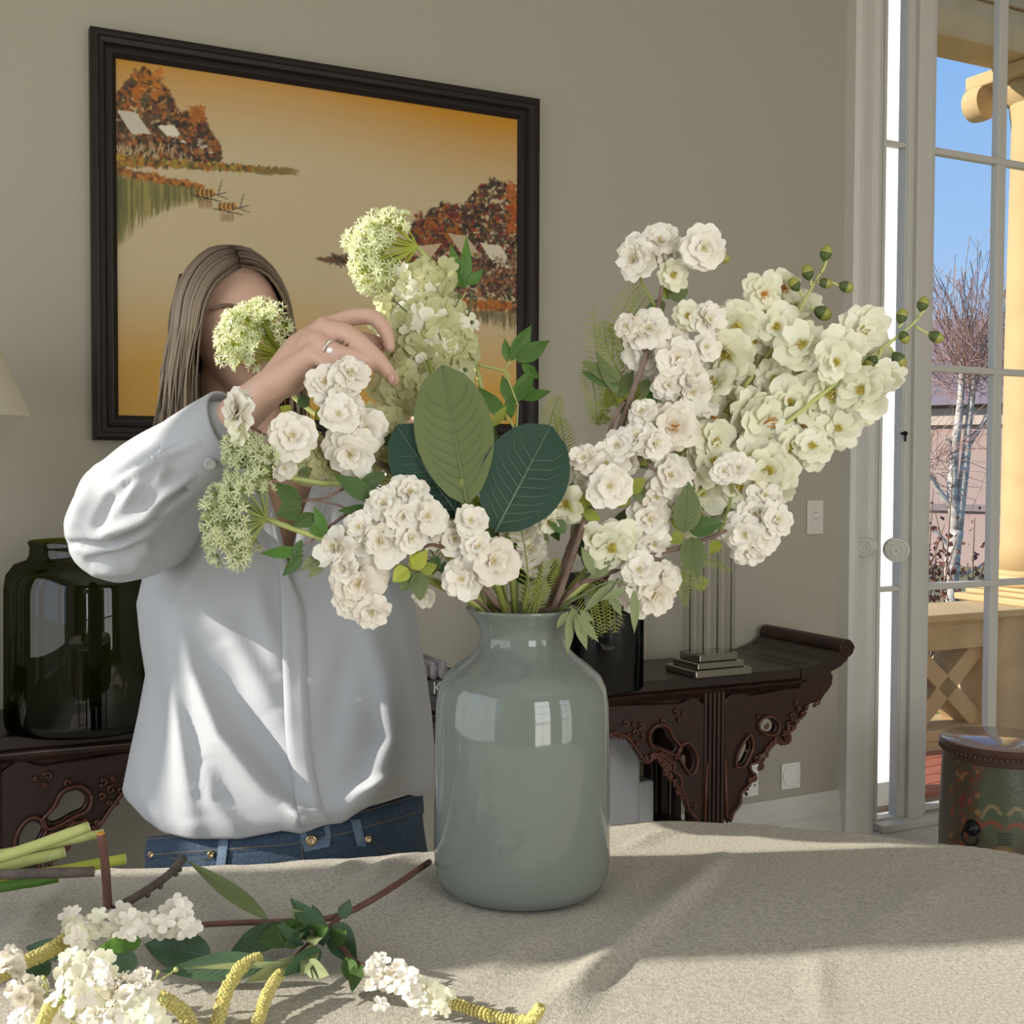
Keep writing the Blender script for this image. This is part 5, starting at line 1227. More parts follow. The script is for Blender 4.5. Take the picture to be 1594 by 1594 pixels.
def leaf(root, b, t, w, m, shape='lance', fold=.12, droop=.0, twist=0.0, vein=None, name='leaf', world=False, side=1):
    """a leaf from base to tip (pixel, pixel, distance), w = full width in pixels"""
    o0 = Vector(root.location); pb, pt = (b, t) if world else (at(*b), at(*t)); ax = pt - pb; L = ax.length; a = ax.normalized()
    nv_ = VIEW((pb+pt)/2); wd = a.cross(nv_).normalized(); nrm = wd.cross(a).normalized()
    if nrm.dot(nv_) < 0: nrm = -nrm
    Q = Matrix.Rotation(twist, 3, a); wd = Q @ wd; nrm = Q @ nrm
    hw = (w if world else w*((b[2]+t[2])/2)/F)/2; nt, ns = 13, 9; vs = []
    sh = {'lance': lambda s: math.sin(PI*s**.85)**1.05, 'round': lambda s: max(0, math.sin(PI*min(1, s**1.05)))**.52*(1 - .10*max(0, .35 - s)/.35), 'oval': lambda s: math.sin(PI*s**.75)**.85, 'long': lambda s: math.sin(PI*s**.7)**.9}[shape]
    for i in range(nt):
        s = i/(nt-1); ww = hw*max(.02, sh(max(.001, min(.999, s))))
        for k in range(ns):
            q = -1 + 2*k/(ns-1); vs.append(pb - o0 + ax*s + wd*(ww*q) + nrm*(fold*ww*abs(q) - droop*L*(s*s) + .02*L*math.sin(5*s + 2*q)*.4))
    fs = [(i*ns+k, i*ns+k+1, (i+1)*ns+k+1, (i+1)*ns+k) for i in range(nt-1) for k in range(ns-1)]
    o = MB().add(vs, fs).build(name, MAT[m], root)
    if vein:
        vm = MB(); off = nrm*.0006; mid = [vs[i*ns + 4] + off for i in range(nt)]
        vm.tube(mid, [hw*.035*(1 - .75*i/(nt-1)) + .0002 for i in range(nt)], 5)
        for i in range(1, 9):
            for kk in (1, -1):
                vm.tube([vs[i*ns+4] + off, vs[min(nt-1, i+1)*ns + 4 + 2*kk] + off, vs[min(nt-1, i+2)*ns + 4 + 3*kk] + off], [hw*.014, hw*.010, hw*.005], 4, cap=False)
        vm.build('veins', MAT[vein], o)
    return o
VM = Vector((vase_c.x, VY, VTOP))
GRP = 'flower stems in the celadon vase'
def bouquet(name, label, cat='flower stem', base=None): return empty(name, base or (VM + Vector((0, 0, -.05))), 0, label, cat, GRP)
def inner(px): return (812 + (px-812)*.35, 1060, VY)       # where a stem stands inside the vase

# ---- white cherry branches
W1 = bouquet('cherry_branch', 'tall white cherry blossom branch topping the middle right of the bouquet')
stem(W1, [inner(845), (848, 948, 1.545), (880, 880, 1.535), (905, 815, 1.53), (935, 765, 1.525), (958, 690, 1.52), (985, 610, 1.52), (1010, 540, 1.53), (1030, 450, 1.54), (1040, 410, 1.54)], .0085, .002, 'bark', n=36)
stem(W1, [(948, 725, 1.52), (944, 690, 1.517), (955, 655, 1.515), (972, 625, 1.517)], .003, .002, 'bark', 'twig')
stem(W1, [(1022, 480, 1.54), (1005, 450, 1.54), (990, 420, 1.54)], .002, .0015, 'stem_green', 'twig'); stem(W1, [(1032, 440, 1.54), (1060, 410, 1.545), (1090, 395, 1.55)], .002, .0015, 'stem_green', 'twig')
for (x, y, d, f) in ((988, 402, 72, (-.7, .2)), (1028, 376, 62, (0, .7)), (1044, 398, 50, (.2, .2)), (1095, 387, 74, (.1, .15)), (1103, 497, 52, None), (1010, 512, 64, (-.1, .3)), (1006, 549, 72, (.2, .05)), (976, 508, 42, (-.6, .3)), (1055, 560, 72, (.1, .1)), (1070, 586, 64, (.5, -.3)), (1046, 528, 52, (.2, .5)), (1098, 540, 50, (.3, .1)), (1098, 622, 58, (.5, 0)), (1078, 610, 66, (.2, -.2)), (1040, 600, 50, None)):
    bloom(W1, cherry if fr.random() < .75 else blush, x, y, d, 1.525 + fr.uniform(-.02, .02), f)
bloom(W1, simple, 1048, 427, 50, 1.535, (.1, -.1), C_YE); bloom(W1, simple, 1071, 491, 48, 1.525, (-.1, 0), C_YE); bloom(W1, blush, 1050, 664, 72, 1.49, (0, 0), C_OR)
link('bud', bud_me, W1, Matrix.Translation(-Vector(W1.location)) @ basis(at(1127, 402, 1.55), (1, 0, -.4)) @ Matrix.Scale(.016, 4))
for b, t, w, m, tw in (((1035, 470, 1.545), (1000, 495, 1.55), 26, 'leaf_olive', .4), ((1040, 462, 1.545), (1072, 450, 1.55), 30, 'leaf_olive', -.3), ((1036, 466, 1.548), (1044, 430, 1.555), 28, 'fern', .2), ((965, 592, 1.525), (906, 562, 1.53), 26, 'leaf_olive', .3), ((962, 600, 1.525), (905, 578, 1.53), 22, 'leaf_mid', .1), ((960, 612, 1.525), (930, 545, 1.53), 24, 'leaf_olive', .5), ((962, 620, 1.53), (985, 575, 1.54), 24, 'leaf_olive', -.4), ((1010, 600, 1.53), (1045, 605, 1.54), 28, 'fern', .2), ((1012, 604, 1.53), (1020, 630, 1.53), 22, 'leaf_bright', .3), ((1008, 590, 1.53), (1000, 622, 1.52), 18, 'leaf_olive', .3)):
    leaf(W1, b, t, w, m, 'oval', .15, .1, tw)

W2 = bouquet('cherry_branch', 'white cherry blossom branch leaning low to the right over the console')
stem(W2, [inner(850), (852, 950, 1.54), (900, 912, 1.525), (960, 886, 1.51), (1010, 866, 1.505), (1060, 852, 1.50), (1110, 835, 1.50), (1150, 815, 1.50)], .0075, .002, 'bark', n=30)
stem(W2, [(1005, 868, 1.505), (1030, 875, 1.50), (1012, 892, 1.495)], .003, .002, 'bark', 'twig'); stem(W2, [(905, 908, 1.52), (925, 900, 1.515), (950, 907, 1.515)], .003, .0015, 'bark', 'twig')
stem(W2, [(1120, 830, 1.50), (1135, 790, 1.505), (1140, 750, 1.51)], .002, .0015, 'stem_green', 'twig')
for (x, y, d, f) in ((996, 888, 62, (0, .4)), (1018, 926, 66, (.2, -.4)), (978, 912, 62, (-.5, 0)), (1033, 900, 58, (.6, 0)), (1002, 912, 68, (0, -.1)), (990, 940, 46, (-.2, -.7)), (1012, 808, 74, (-.1, .05)), (1018, 846, 56, (.1, -.5)), (1190, 774, 66, (.2, .3)), (1160, 832, 70, (-.1, -.1)), (1208, 810, 58, (.5, 0)), (1168, 858, 56, (.2, -.6)), (1138, 826, 50, (-.4, .1)), (1186, 838, 56, (.4, -.3)), (1146, 730, 54, (.1, .4)), (1128, 734, 46, (-.3, .3)), (1176, 800, 60, (0, .1))):
    bloom(W2, cherry if fr.random() < .8 else blush, x, y, d, 1.495 + fr.uniform(-.015, .015), f)
for b, t, w, m, tw in (((1066, 828, 1.495), (1074, 752, 1.48), 46, 'leaf_olive', .3), ((1072, 826, 1.495), (1124, 812, 1.485), 34, 'leaf_mid', -.3), ((1076, 836, 1.495), (1084, 898, 1.47), 42, 'leaf_olive', .2), ((1064, 834, 1.5), (1040, 842, 1.5), 22, 'fern', .2), ((1064, 822, 1.5), (1044, 806, 1.5), 20, 'fern', .2), ((1120, 842, 1.5), (1105, 862, 1.49), 20, 'fern', .2), ((960, 882, 1.51), (945, 868, 1.505), 18, 'leaf_sage', .2)):
    leaf(W2, b, t, w, m, 'oval', .2, .12, tw, 'vein' if w > 32 else None)

W3 = bouquet('cherry_branch', 'middle white cherry blossom branch just right of the big dark leaves')
stem(W3, [inner(860), (862, 945, 1.53), (890, 870, 1.51), (915, 800, 1.50), (945, 750, 1.495), (985, 710, 1.495), (1030, 740, 1.495)], .006, .002, 'bark', n=26)
for (x, y, d, f) in ((994, 680, 62, None), (1020, 690, 56, None), (962, 694, 56, (-.4, .4)), (944, 724, 72, (0, .2)), (918, 738, 66, (-.5, .1)), (948, 756, 72, (.1, -.1)), (1044, 740, 76, (.1, .1)), (910, 712, 50, (-.5, .4)), (975, 715, 50, None), (1028, 655, 50, None), (1000, 640, 50, (-.2, .5)), (1022, 772, 58, (0, -.4))):
    bloom(W3, cherry if fr.random() < .8 else blush, x, y, d, 1.49 + fr.uniform(-.015, .015), f)
for (x, y, d) in ((882, 784, 66), (854, 810, 48), (954, 850, 82), (925, 835, 50), (862, 790, 44)): bloom(W3, delph if d > 60 else simple, x, y, d, 1.50, None, C_YE)
for b, t, w, m, tw in (((905, 790, 1.495), (925, 765, 1.49), 20, 'fern', .3), ((903, 795, 1.495), (885, 775, 1.49), 22, 'umbel_lime', .3), ((908, 795, 1.495), (935, 810, 1.49), 20, 'fern', .3), ((975, 765, 1.495), (1005, 745, 1.49), 26, 'fern', .3), ((978, 770, 1.495), (960, 790, 1.49), 22, 'fern', .1), ((985, 765, 1.50), (1010, 775, 1.50), 22, 'leaf_olive', .1), ((880, 830, 1.50), (850, 795, 1.495), 24, 'leaf_mid', .4), ((990, 700, 1.5), (1005, 725, 1.49), 22, 'fern', .4)):
    leaf(W3, b, t, w, m, 'oval', .2, .1, tw)

W4 = bouquet('cherry_branch', 'white cherry blossom cluster spilling over the front left of the vase rim')
stem(W4, [inner(790), (778, 945, 1.53), (745, 905, 1.49), (715, 865, 1.47), (670, 850, 1.46), (620, 860, 1.45)], .0065, .002, 'bark', n=24)
stem(W4, [inner(770), (742, 950, 1.52), (700, 920, 1.49), (655, 898, 1.47), (610, 880, 1.455)], .005, .003, 'stem_green', n=20)
stem(W4, [(690, 852, 1.45), (672, 848, 1.44), (655, 854, 1.44)], .0022, .0018, 'bark_red', 'twig')
for (x, y, d, f) in ((638, 768, 72, (.1, .4)), (598, 784, 62, (-.3, .5)), (592, 842, 92, (0, 0)), (524, 852, 70, (-1.0, .1)), (560, 908, 86, (-.1, -.1)), (578, 952, 62, (.1, -.5)), (546, 938, 54, (-.4, -.5)), (664, 804, 68, (.3, .2)), (672, 830, 56, (.3, -.1)), (708, 838, 62, (-.1, 0)), (732, 812, 56, (.2, .4)), (766, 874, 82, (.1, .05)), (720, 900, 72, (-.2, -.2)), (744, 852, 58, (.1, .3)), (628, 806, 62, (.1, .3)), (560, 822, 58, (-.4, .4)), (608, 814, 58, (-.1, .3)), (536, 884, 54, (-.6, -.2)), (640, 838, 52, (.3, 0))):
    bloom(W4, cherry if fr.random() < .7 else blush, x, y, d, 1.445 + fr.uniform(-.015, .015), f)
for b, t, w, m, tw in (((640, 885, 1.455), (665, 858, 1.44), 26, 'umbel_lime', .3), ((645, 890, 1.455), (625, 920, 1.445), 34, 'leaf_olive', .3), ((650, 892, 1.455), (655, 935, 1.45), 30, 'leaf_olive', -.3), ((635, 885, 1.455), (612, 905, 1.445), 28, 'umbel_lime', .2), ((650, 880, 1.455), (640, 850, 1.44), 22, 'umbel_lime', .5), ((655, 888, 1.455), (680, 880, 1.45), 22, 'fern', .2), ((690, 875, 1.46), (705, 900, 1.455), 22, 'leaf_mid', .2), ((680, 865, 1.46), (672, 895, 1.455), 20, 'leaf_mid', .2)):
    leaf(W4, b, t, w, m, 'oval', .25, .1, tw)

W5 = bouquet('cherry_branch', 'white cherry blossom branch under the raised hand at the left')
stem(W5, [inner(760), (735, 930, 1.55), (690, 840, 1.545), (640, 760, 1.53), (580, 715, 1.51), (510, 690, 1.50), (440, 690, 1.50), (385, 660, 1.50)], .0055, .0018, 'bark', n=28)
for (x, y, d, f) in ((506, 596, 64, (-.2, .3)), (546, 580, 66, (.2, .5)), (532, 606, 46, (0, 0)), (528, 645, 64, (-.2, .2)), (569, 667, 72, (.1, -.05)), (540, 626, 52, (.3, .3)), (546, 704, 80, (-.1, -.45)), (455, 678, 80, (0, .05)), (414, 700, 48, (-.3, -.1)), (442, 728, 40, (.1, -.4))):
    bloom(W5, cherry, x, y, d, 1.485 + fr.uniform(-.01, .01), f)
bloom(W5, cherry, 369, 640, 78, 1.49, (-1.7, .1)); bloom(W5, simple, 374, 668, 50, 1.485, (-.9, -.2))
for i in range(26):
    x, y = fr.uniform(410, 620), fr.uniform(630, 760); p = (x, y, 1.515 + fr.uniform(-.01, .03)); q = (x + fr.uniform(-32, 32), y + fr.uniform(-26, 26), 1.505 + fr.uniform(-.01, .02))
    leaf(W5, p, q, fr.uniform(14, 26), fr.choice(('fern', 'leaf_olive', 'umbel_lime', 'leaf_mid', 'floret_green')), 'oval', .2, .1, fr.uniform(-.5, .5))

# ---- pale yellow delphiniums
def delphinium(label, path, blooms, buds, Y0):
    e = bouquet('delphinium_stem', label); stem(e, path, .0045, .0016, 'stem_lime', n=30)
    for (x, y, d) in blooms:
        r_ = fr.random(); bloom(e, delph, x, y, d*1.2, Y0 + fr.uniform(-.03, .03), (fr.gauss(.1, .35), fr.gauss(.05, .35)), C_OR if r_ < .10 else C_YE)
    for (x, y, s_, sx, sy) in buds:
        p = at(x, y, Y0); q = at(sx, sy, Y0); o = link('bud', bud_me, e, Matrix.Translation(-Vector(e.location)) @ basis(p, p - q) @ Matrix.Scale(s_*Y0/F, 4)); link('calyx', cal_me, o)
        stem(e, [(sx, sy, Y0), ((x+sx)/2 + 3, (y+sy)/2 + 3, Y0), (x, y, Y0)], .0018, .0014, 'stem_lime', 'bud_stalk', 8)
    return e
delphinium('pale yellow delphinium spire whose bud tip points straight up', [inner(850), (900, 900, 1.56), (1000, 800, 1.56), (1100, 680, 1.56), (1190, 560, 1.56), (1240, 490, 1.56), (1268, 440, 1.56), (1290, 400, 1.56)],
    [(1238, 480, 56), (1188, 456, 50), (1220, 447, 44), (1209, 508, 56), (1251, 540, 66), (1133, 550, 70), (1148, 507, 60), (1170, 530, 54), (1251, 572, 62), (1191, 560, 56), (1159, 608, 62), (1167, 637, 58), (1133, 640, 62), (1112, 597, 56), (1110, 650, 58), (1112, 690, 62), (1146, 703, 62), (1118, 740, 58), (1092, 766, 62), (1122, 790, 58), (1205, 590, 54), (1090, 800, 56), (1065, 780, 54)],
    [(1286, 393, 23, 1278, 425), (1257, 423, 23, 1262, 445), (1236, 442, 22, 1250, 462), (1286, 441, 20, 1272, 438), (1318, 447, 22, 1288, 436), (1282, 488, 27, 1262, 478)], 1.555)
delphinium('pale yellow delphinium spire reaching farthest right towards the door', [inner(855), (910, 910, 1.52), (1010, 830, 1.52), (1110, 750, 1.52), (1210, 670, 1.52), (1310, 590, 1.52), (1370, 545, 1.52), (1420, 505, 1.52), (1445, 475, 1.52)],
    [(1341, 515, 60), (1312, 542, 56), (1343, 538, 62), (1301, 562, 52), (1291, 613, 80), (1343, 608, 66), (1375, 589, 48), (1309, 636, 60), (1343, 646, 38), (1193, 658, 72), (1249, 666, 80), (1228, 624, 56), (1305, 668, 50), (1264, 696, 52), (1228, 696, 56), (1172, 716, 72), (1199, 730, 66), (1210, 757, 48), (1265, 640, 56), (1150, 760, 60), (1110, 720, 58), (1190, 692, 58)],
    [(1437, 472, 22, 1430, 492), (1404, 491, 22, 1398, 510), (1458, 525, 23, 1425, 508), (1408, 526, 20, 1402, 515), (1355, 566, 24, 1372, 545), (1400, 562, 27, 1385, 540)], 1.515)

# ---- hydrangea
hy = bouquet('hydrangea_stem', 'pale green hydrangea head held in the woman\'s fingers')
stem(hy, [inner(800), (775, 900, 1.57), (735, 760, 1.58), (700, 650, 1.58), (665, 560, 1.585)], .005, .003, 'stem_green')
def florets(root, n, region, Y, kinds, size, spread=.9, cx=0, cy=0):
    o0 = Vector(root.location)
    for i in range(n):
        x, y, yy, nx_, ny_ = region(i, n); p = at(x, y, Y + yy)
        M = Matrix.Translation(-o0) @ basis(p, facing(p, (nx_ + fr.gauss(0, .3), ny_ + fr.gauss(0, .3))), fr.uniform(0, 6)) @ Matrix.Scale(fr.uniform(*size)*Y/F, 4)
        link('floret', fr.choice(kinds), root, M)
def egg(cx_, cy_, rx, ry, dep):
    def f(i, n):
        r_ = math.sqrt((i + .5)/n); a = i*2.39996; x, y = r_*math.cos(a), r_*math.sin(a)
        return cx_ + rx*x, cy_ + ry*y, -dep*math.sqrt(max(0, 1 - r_*r_)), x*1.1, -y*1.1
    return f
florets(hy, 62, egg(668, 540, 72, 78, .05), 1.655, FL_G + FL_C[1:], (34, 48)); florets(hy, 20, egg(660, 445, 50, 38, .03), 1.68, FL_G + FL_C[:1], (32, 44)); florets(hy, 10, egg(606, 490, 22, 32, .02), 1.67, FL_G, (30, 40)); florets(hy, 18, egg(622, 606, 40, 46, .02), 1.60, FL_G, (30, 38))
m = MB()
for i in range(46):
    a = at(680 + fr.gauss(0, 22), 550 + fr.gauss(0, 26), 1.655) - Vector(hy.location); b_ = at(668 + fr.uniform(-70, 72), 540 + fr.uniform(-85, 75), 1.615 + fr.uniform(0, .05)) - Vector(hy.location); m.tube([a, a.lerp(b_, .5) + Vector((0, 0, .004)), b_], .0012, 4); m.ball(b_, .003, 5, 4)
m.build('flower_stalks', MAT['leaf_olive'], hy)
hy2 = bouquet('hydrangea_stem', 'small olive hydrangea head tucked below the white blossoms at the left')
stem(hy2, [inner(780), (740, 880, 1.565), (660, 770, 1.56), (590, 720, 1.55)], .004, .003, 'stem_green')
florets(hy2, 34, egg(592, 690, 46, 60, .03), 1.545, FL_G, (22, 34)); florets(hy2, 26, egg(480, 715, 62, 40, .03), 1.54, FL_G, (22, 32))

# ---- umbels
def star_cluster(name, mr, mt, seed):
    rng = random.Random(seed); mb = MB()
    for i in range(12):
        th_, ph_ = rng.uniform(0, 6.28), rng.uniform(0, 1.15); d = Vector((math.sin(ph_)*math.cos(th_), math.sin(ph_)*math.sin(th_), math.cos(ph_))); e_ = d*rng.uniform(.75, 1)
        mb.tube([(0, 0, 0), e_*.6, e_], [.045, .04, .045], 3, 0, False); M = basis(e_, d, rng.uniform(0, 6))
        for k in range(5):
            a = 2*PI*k/5; mb.add([M @ Vector(v) for v in ((0, 0, 0), (.22*math.cos(a-.4), .22*math.sin(a-.4), .06), (.50*math.cos(a), .50*math.sin(a), .24), (.22*math.cos(a+.4), .22*math.sin(a+.4), .06))], [(0, 1, 2, 3)], 1)
    return mb.mesh(name, [MAT[mr], MAT[mt]])
SC = [star_cluster('floret_cluster', 'umbel_lime', 'umbel_tip', s) for s in range(2)]; SCD = [star_cluster('floret_cluster', 'umbel_dull', 'umbel_tip_dull', s) for s in range(2)]
def umbel(label, org, heads, path, kinds, size, mr='umbel_lime', dY=.0):
    e = bouquet('umbel_stem', label); stem(e, path, .0042, .0036, 'stem_lime'); o0 = Vector(e.location); po = at(*org)
    m = MB()
    for (x, y) in heads:
        if math.hypot(x - org[0], y - org[1]) < 40: continue
        x, y = x + fr.gauss(0, 4), y + fr.gauss(0, 4)
        p = at(x, y, org[2] + fr.uniform(-.035, .02) + dY); d = (p - po).normalized()
        c_ = po.lerp(p, .55) + Vector((fr.gauss(0, .002), 0, fr.gauss(0, .002))); m.tube([po - o0, c_ - o0, p - o0], [.0013, .0011, .0009], 5, cap=False)
        link('floret_cluster', fr.choice(kinds), e, Matrix.Translation(-o0) @ basis(p - d*size*.5*org[2]/F, (d + VIEW(p)*.5).normalized(), fr.uniform(0, 6)) @ Matrix.Scale(size*org[2]/F*fr.uniform(.85, 1.15), 4))
    m.build('umbel_rays', MAT[mr], e); return e
def blob(n, cx_, cy_, rx, ry, rot=0.0):
    out = []
    for i in range(n):
        r_ = math.sqrt((i + .5)/n); a = i*2.39996; x, y = r_*rx*math.cos(a), r_*ry*math.sin(a); c, s = math.cos(rot), math.sin(rot); out.append((cx_ + x*c - y*s, cy_ + x*s + y*c))
    return out
umbel('tall lime green umbel flower against the painting above the hand', (650, 384, 1.69), blob(40, 590, 396, 44, 66, .1) + [(625, 345), (606, 338), (632, 358), (560, 360), (549, 378)], [inner(790), (775, 850, 1.60), (755, 640, 1.66), (738, 560, 1.68), (712, 480, 1.69), (685, 430, 1.69), (650, 384, 1.69)], SC, 19)
umbel('lime green umbel flower hiding the woman\'s face', (438, 556, 1.68), blob(46, 394, 520, 56, 46, -.25), [inner(760), (700, 800, 1.62), (560, 690, 1.66), (460, 620, 1.69), (438, 556, 1.68)], SC, 18)
umbel('pale green umbel flower hanging over the shirt at the lower left', (415, 808, 1.47), blob(40, 362, 812, 46, 68, .15) + [(402, 742), (388, 752), (412, 760)], [inner(770), (720, 925, 1.50), (620, 880, 1.47), (505, 840, 1.465), (415, 808, 1.47)], SCD, 19, 'umbel_dull')
umbel('pale green umbel flower beside the shirt cuff', (440, 742, 1.50), blob(34, 392, 720, 44, 36, .6), [inner(770), (725, 900, 1.53), (600, 770, 1.52), (500, 752, 1.51), (440, 742, 1.50)], SCD, 18, 'umbel_dull')

# ---- broad leaves
bl = bouquet('broad_leaf_stem', 'stem with three broad round leaves at the centre of the bouquet', 'foliage stem')
stem(bl, [inner(806), (800, 955, 1.51), (770, 900, 1.50), (735, 830, 1.475), (722, 785, 1.465), (719, 745, 1.46)], .0048, .0036, 'stem_green')
leaf(bl, (727, 786, 1.455), (688, 567, 1.485), 122, 'leaf_olive', 'round', .10, .03, 0, 'vein', 'broad_leaf')['label'] = 'olive green upright leaf'
leaf(bl, (770, 828, 1.46), (858, 662, 1.485), 138, 'leaf_dark', 'round', .12, .03, .1, 'vein_dark', 'broad_leaf')['label'] = 'dark green leaf on the right'
leaf(bl, (716, 806, 1.468), (616, 662, 1.478), 104, 'leaf_dark', 'round', .10, .03, -.2, 'vein_dark', 'broad_leaf')['label'] = 'dark green leaf on the left'

# ---- leafy sprigs
def sprig(label, stems, leaves, m, sm='stem_lime', name='leaf_sprig'):
    e = bouquet(name, label, 'foliage stem')
    for p in stems: stem(e, p, .0022, .0012, sm)
    for i, L_ in enumerate(leaves):
        b, t, w = L_[:3]; mm = L_[3] if len(L_) > 3 else m; leaf(e, b, t, w, mm, 'lance', .22, .06, fr.uniform(-.35, .35), 'vein' if w >= 22 else None)
    return e
Yb = 1.66
sprig('bright green leafy sprig beside the right edge of the picture frame', [[inner(830), (815, 850, 1.62), (802, 700, Yb), (806, 630, Yb), (785, 578, Yb), (798, 562, Yb)], [(800, 665, Yb), (790, 650, Yb)], [(745, 568, Yb), (785, 578, Yb), (795, 590, Yb)]],
      [((790, 564, Yb), (786, 526, Yb), 15), ((795, 562, Yb), (828, 506, Yb), 27), ((803, 563, Yb), (856, 530, Yb), 28), ((812, 566, Yb), (840, 590, Yb), 17), ((795, 628, Yb), (782, 584, Yb), 22), ((800, 628, Yb), (832, 570, Yb), 26), ((812, 622, Yb), (858, 608, Yb), 18), ((788, 655, Yb), (746, 602, Yb), 25), ((796, 652, Yb), (792, 610, Yb), 18), ((806, 600, Yb), (838, 612, Yb), 18)], 'leaf_bright')
sprig('bright green sprig of five leaves in front of the painted trees', [[inner(815), (800, 800, 1.66), (745, 620, 1.68), (712, 492, 1.68), (726, 455, 1.68)]],
      [((722, 450, 1.68), (699, 378, 1.68), 19), ((724, 450, 1.68), (727, 366, 1.68), 19), ((716, 446, 1.68), (672, 428, 1.68), 16), ((728, 444, 1.68), (752, 420, 1.68), 17), ((726, 446, 1.68), (712, 410, 1.69), 14)], 'leaf_bright')
sprig('green leafy sprig reaching left across the shirt front', [[inner(765), (735, 930, 1.50), (650, 860, 1.48), (560, 800, 1.47), (500, 780, 1.465), (462, 782, 1.46)], [(545, 795, 1.47), (500, 830, 1.465), (470, 850, 1.46)], [(535, 760, 1.475), (505, 775, 1.47), (470, 778, 1.465)]],
      [((474, 858, 1.46), (404, 862, 1.455), 20, 'leaf_bright'), ((472, 862, 1.46), (440, 898, 1.455), 20, 'leaf_mid'), ((508, 862, 1.46), (468, 888, 1.455), 24, 'leaf_sage'), ((505, 872, 1.46), (480, 900, 1.455), 18, 'leaf_sage'), ((470, 785, 1.46), (425, 752, 1.455), 30), ((470, 790, 1.46), (430, 800, 1.455), 34), ((492, 800, 1.46), (455, 820, 1.455), 26), ((586, 780, 1.465), (520, 738, 1.46), 30, 'leaf_mid'), ((582, 792, 1.465), (526, 796, 1.46), 18, 'leaf_mid'), ((508, 832, 1.46), (488, 788, 1.455), 18, 'leaf_bright'), ((505, 835, 1.46), (478, 815, 1.46), 16, 'leaf_bright'), ((560, 760, 1.47), (600, 735, 1.475), 26, 'leaf_mid'), ((470, 840, 1.46), (455, 870, 1.455), 15, 'leaf_mid')], 'leaf_mid', 'bark')
sprig('sage green willow sprig drooping over the right of the vase rim', [[inner(860), (876, 948, 1.51), (890, 945, 1.49), (900, 965, 1.475)], [inner(870), (900, 930, 1.51), (950, 905, 1.49), (985, 915, 1.48)], [inner(865), (895, 930, 1.52), (940, 930, 1.50), (962, 900, 1.50)]],
      [((888, 950, 1.485), (884, 1020, 1.47), 15), ((896, 958, 1.48), (914, 1012, 1.465), 17), ((898, 955, 1.48), (932, 1000, 1.465), 15), ((884, 952, 1.485), (866, 978, 1.475), 12), ((890, 945, 1.49), (905, 985, 1.47), 14), ((902, 950, 1.48), (925, 968, 1.47), 12), ((955, 905, 1.49), (905, 955, 1.48), 15), ((975, 915, 1.48), (935, 935, 1.475), 13), ((988, 918, 1.48), (988, 986, 1.465), 15), ((940, 880, 1.50), (970, 845, 1.50), 16), ((925, 895, 1.50), (905, 850, 1.50), 16), ((950, 925, 1.49), (968, 960, 1.48), 13), ((930, 870, 1.51), (950, 830, 1.51), 16), ((915, 900, 1.51), (960, 880, 1.50), 14)], 'leaf_sage', 'leaf_sage')
# ---- ferns
def fern(label, paths, Yf, wpx=16, m='fern'):
    e = bouquet('fern_frond', label, 'foliage stem'); o0 = Vector(e.location)
    for pts in paths:
        ps = smooth_path([at(x, y, Yf) - o0 for x, y in pts], 40); n = len(ps); S = Yf/F; mb = MB()
        MB().tube(ps, [.0012*(1 - .7*i/(n-1)) + .0003 for i in range(n)], 5).build('rachis', MAT['stem_green'], e)
        for i in range(3, n-1, 2):
            t = i/(n-1); a = (ps[i+1]-ps[i-1]).normalized(); nv_ = VIEW(ps[i] + o0); wd = a.cross(nv_).normalized(); L = wpx*S*math.sin(PI*(.12 + .86*t))**.7
            for sg in (1, -1):
                d = (wd*sg + a*.55 + nv_*fr.uniform(-.2, .3)).normalized(); sd2 = a*min(.2*L, 1.15*S)
                mb.add([ps[i], ps[i] + d*L*.5 + sd2, ps[i] + d*L, ps[i] + d*L*.5 - sd2], [(0, 1, 2, 3)])
        o = mb.build('leaflets', MAT[m], e); o['kind'] = 'stuff'
fern('yellow green fern frond rising behind the tall cherry branch', [[(965, 640), (940, 590), (928, 540), (922, 480)], [(985, 580), (965, 520), (975, 470), (1000, 440)], [(950, 640), (935, 640), (938, 660)], [(975, 600), (945, 540), (940, 500)], [(970, 620), (955, 560), (952, 505)], [(930, 660), (925, 610), (912, 560)], [(1000, 560), (985, 500), (1010, 455)]], 1.56, 26)
fern('fern tips to the right of the dark broad leaf', [[(862, 760), (870, 700), (862, 640)], [(872, 740), (878, 690), (872, 650)], [(850, 700), (858, 650), (870, 616)]], 1.60, 24)
fern('fern frond hanging in front of the navy glass vase', [[(905, 900), (935, 930), (942, 985)], [(900, 910), (920, 950), (925, 995)], [(905, 890), (950, 925), (958, 985)]], 1.53, 26)
fern('wispy dark fern reaching right in front of the lamp', [[(1000, 880), (1060, 885), (1100, 872), (1140, 890)], [(1020, 890), (1060, 905), (1066, 945)], [(1050, 890), (1085, 905), (1100, 912)]], 1.53, 16, 'fern')
fern('fern frond between the vase rim and the white blossoms', [[(815, 950), (822, 900), (812, 830), (800, 800)], [(835, 955), (850, 900), (870, 870)], [(820, 960), (832, 930), (850, 905)], [(700, 900), (668, 850), (672, 810)]], 1.52, 22)
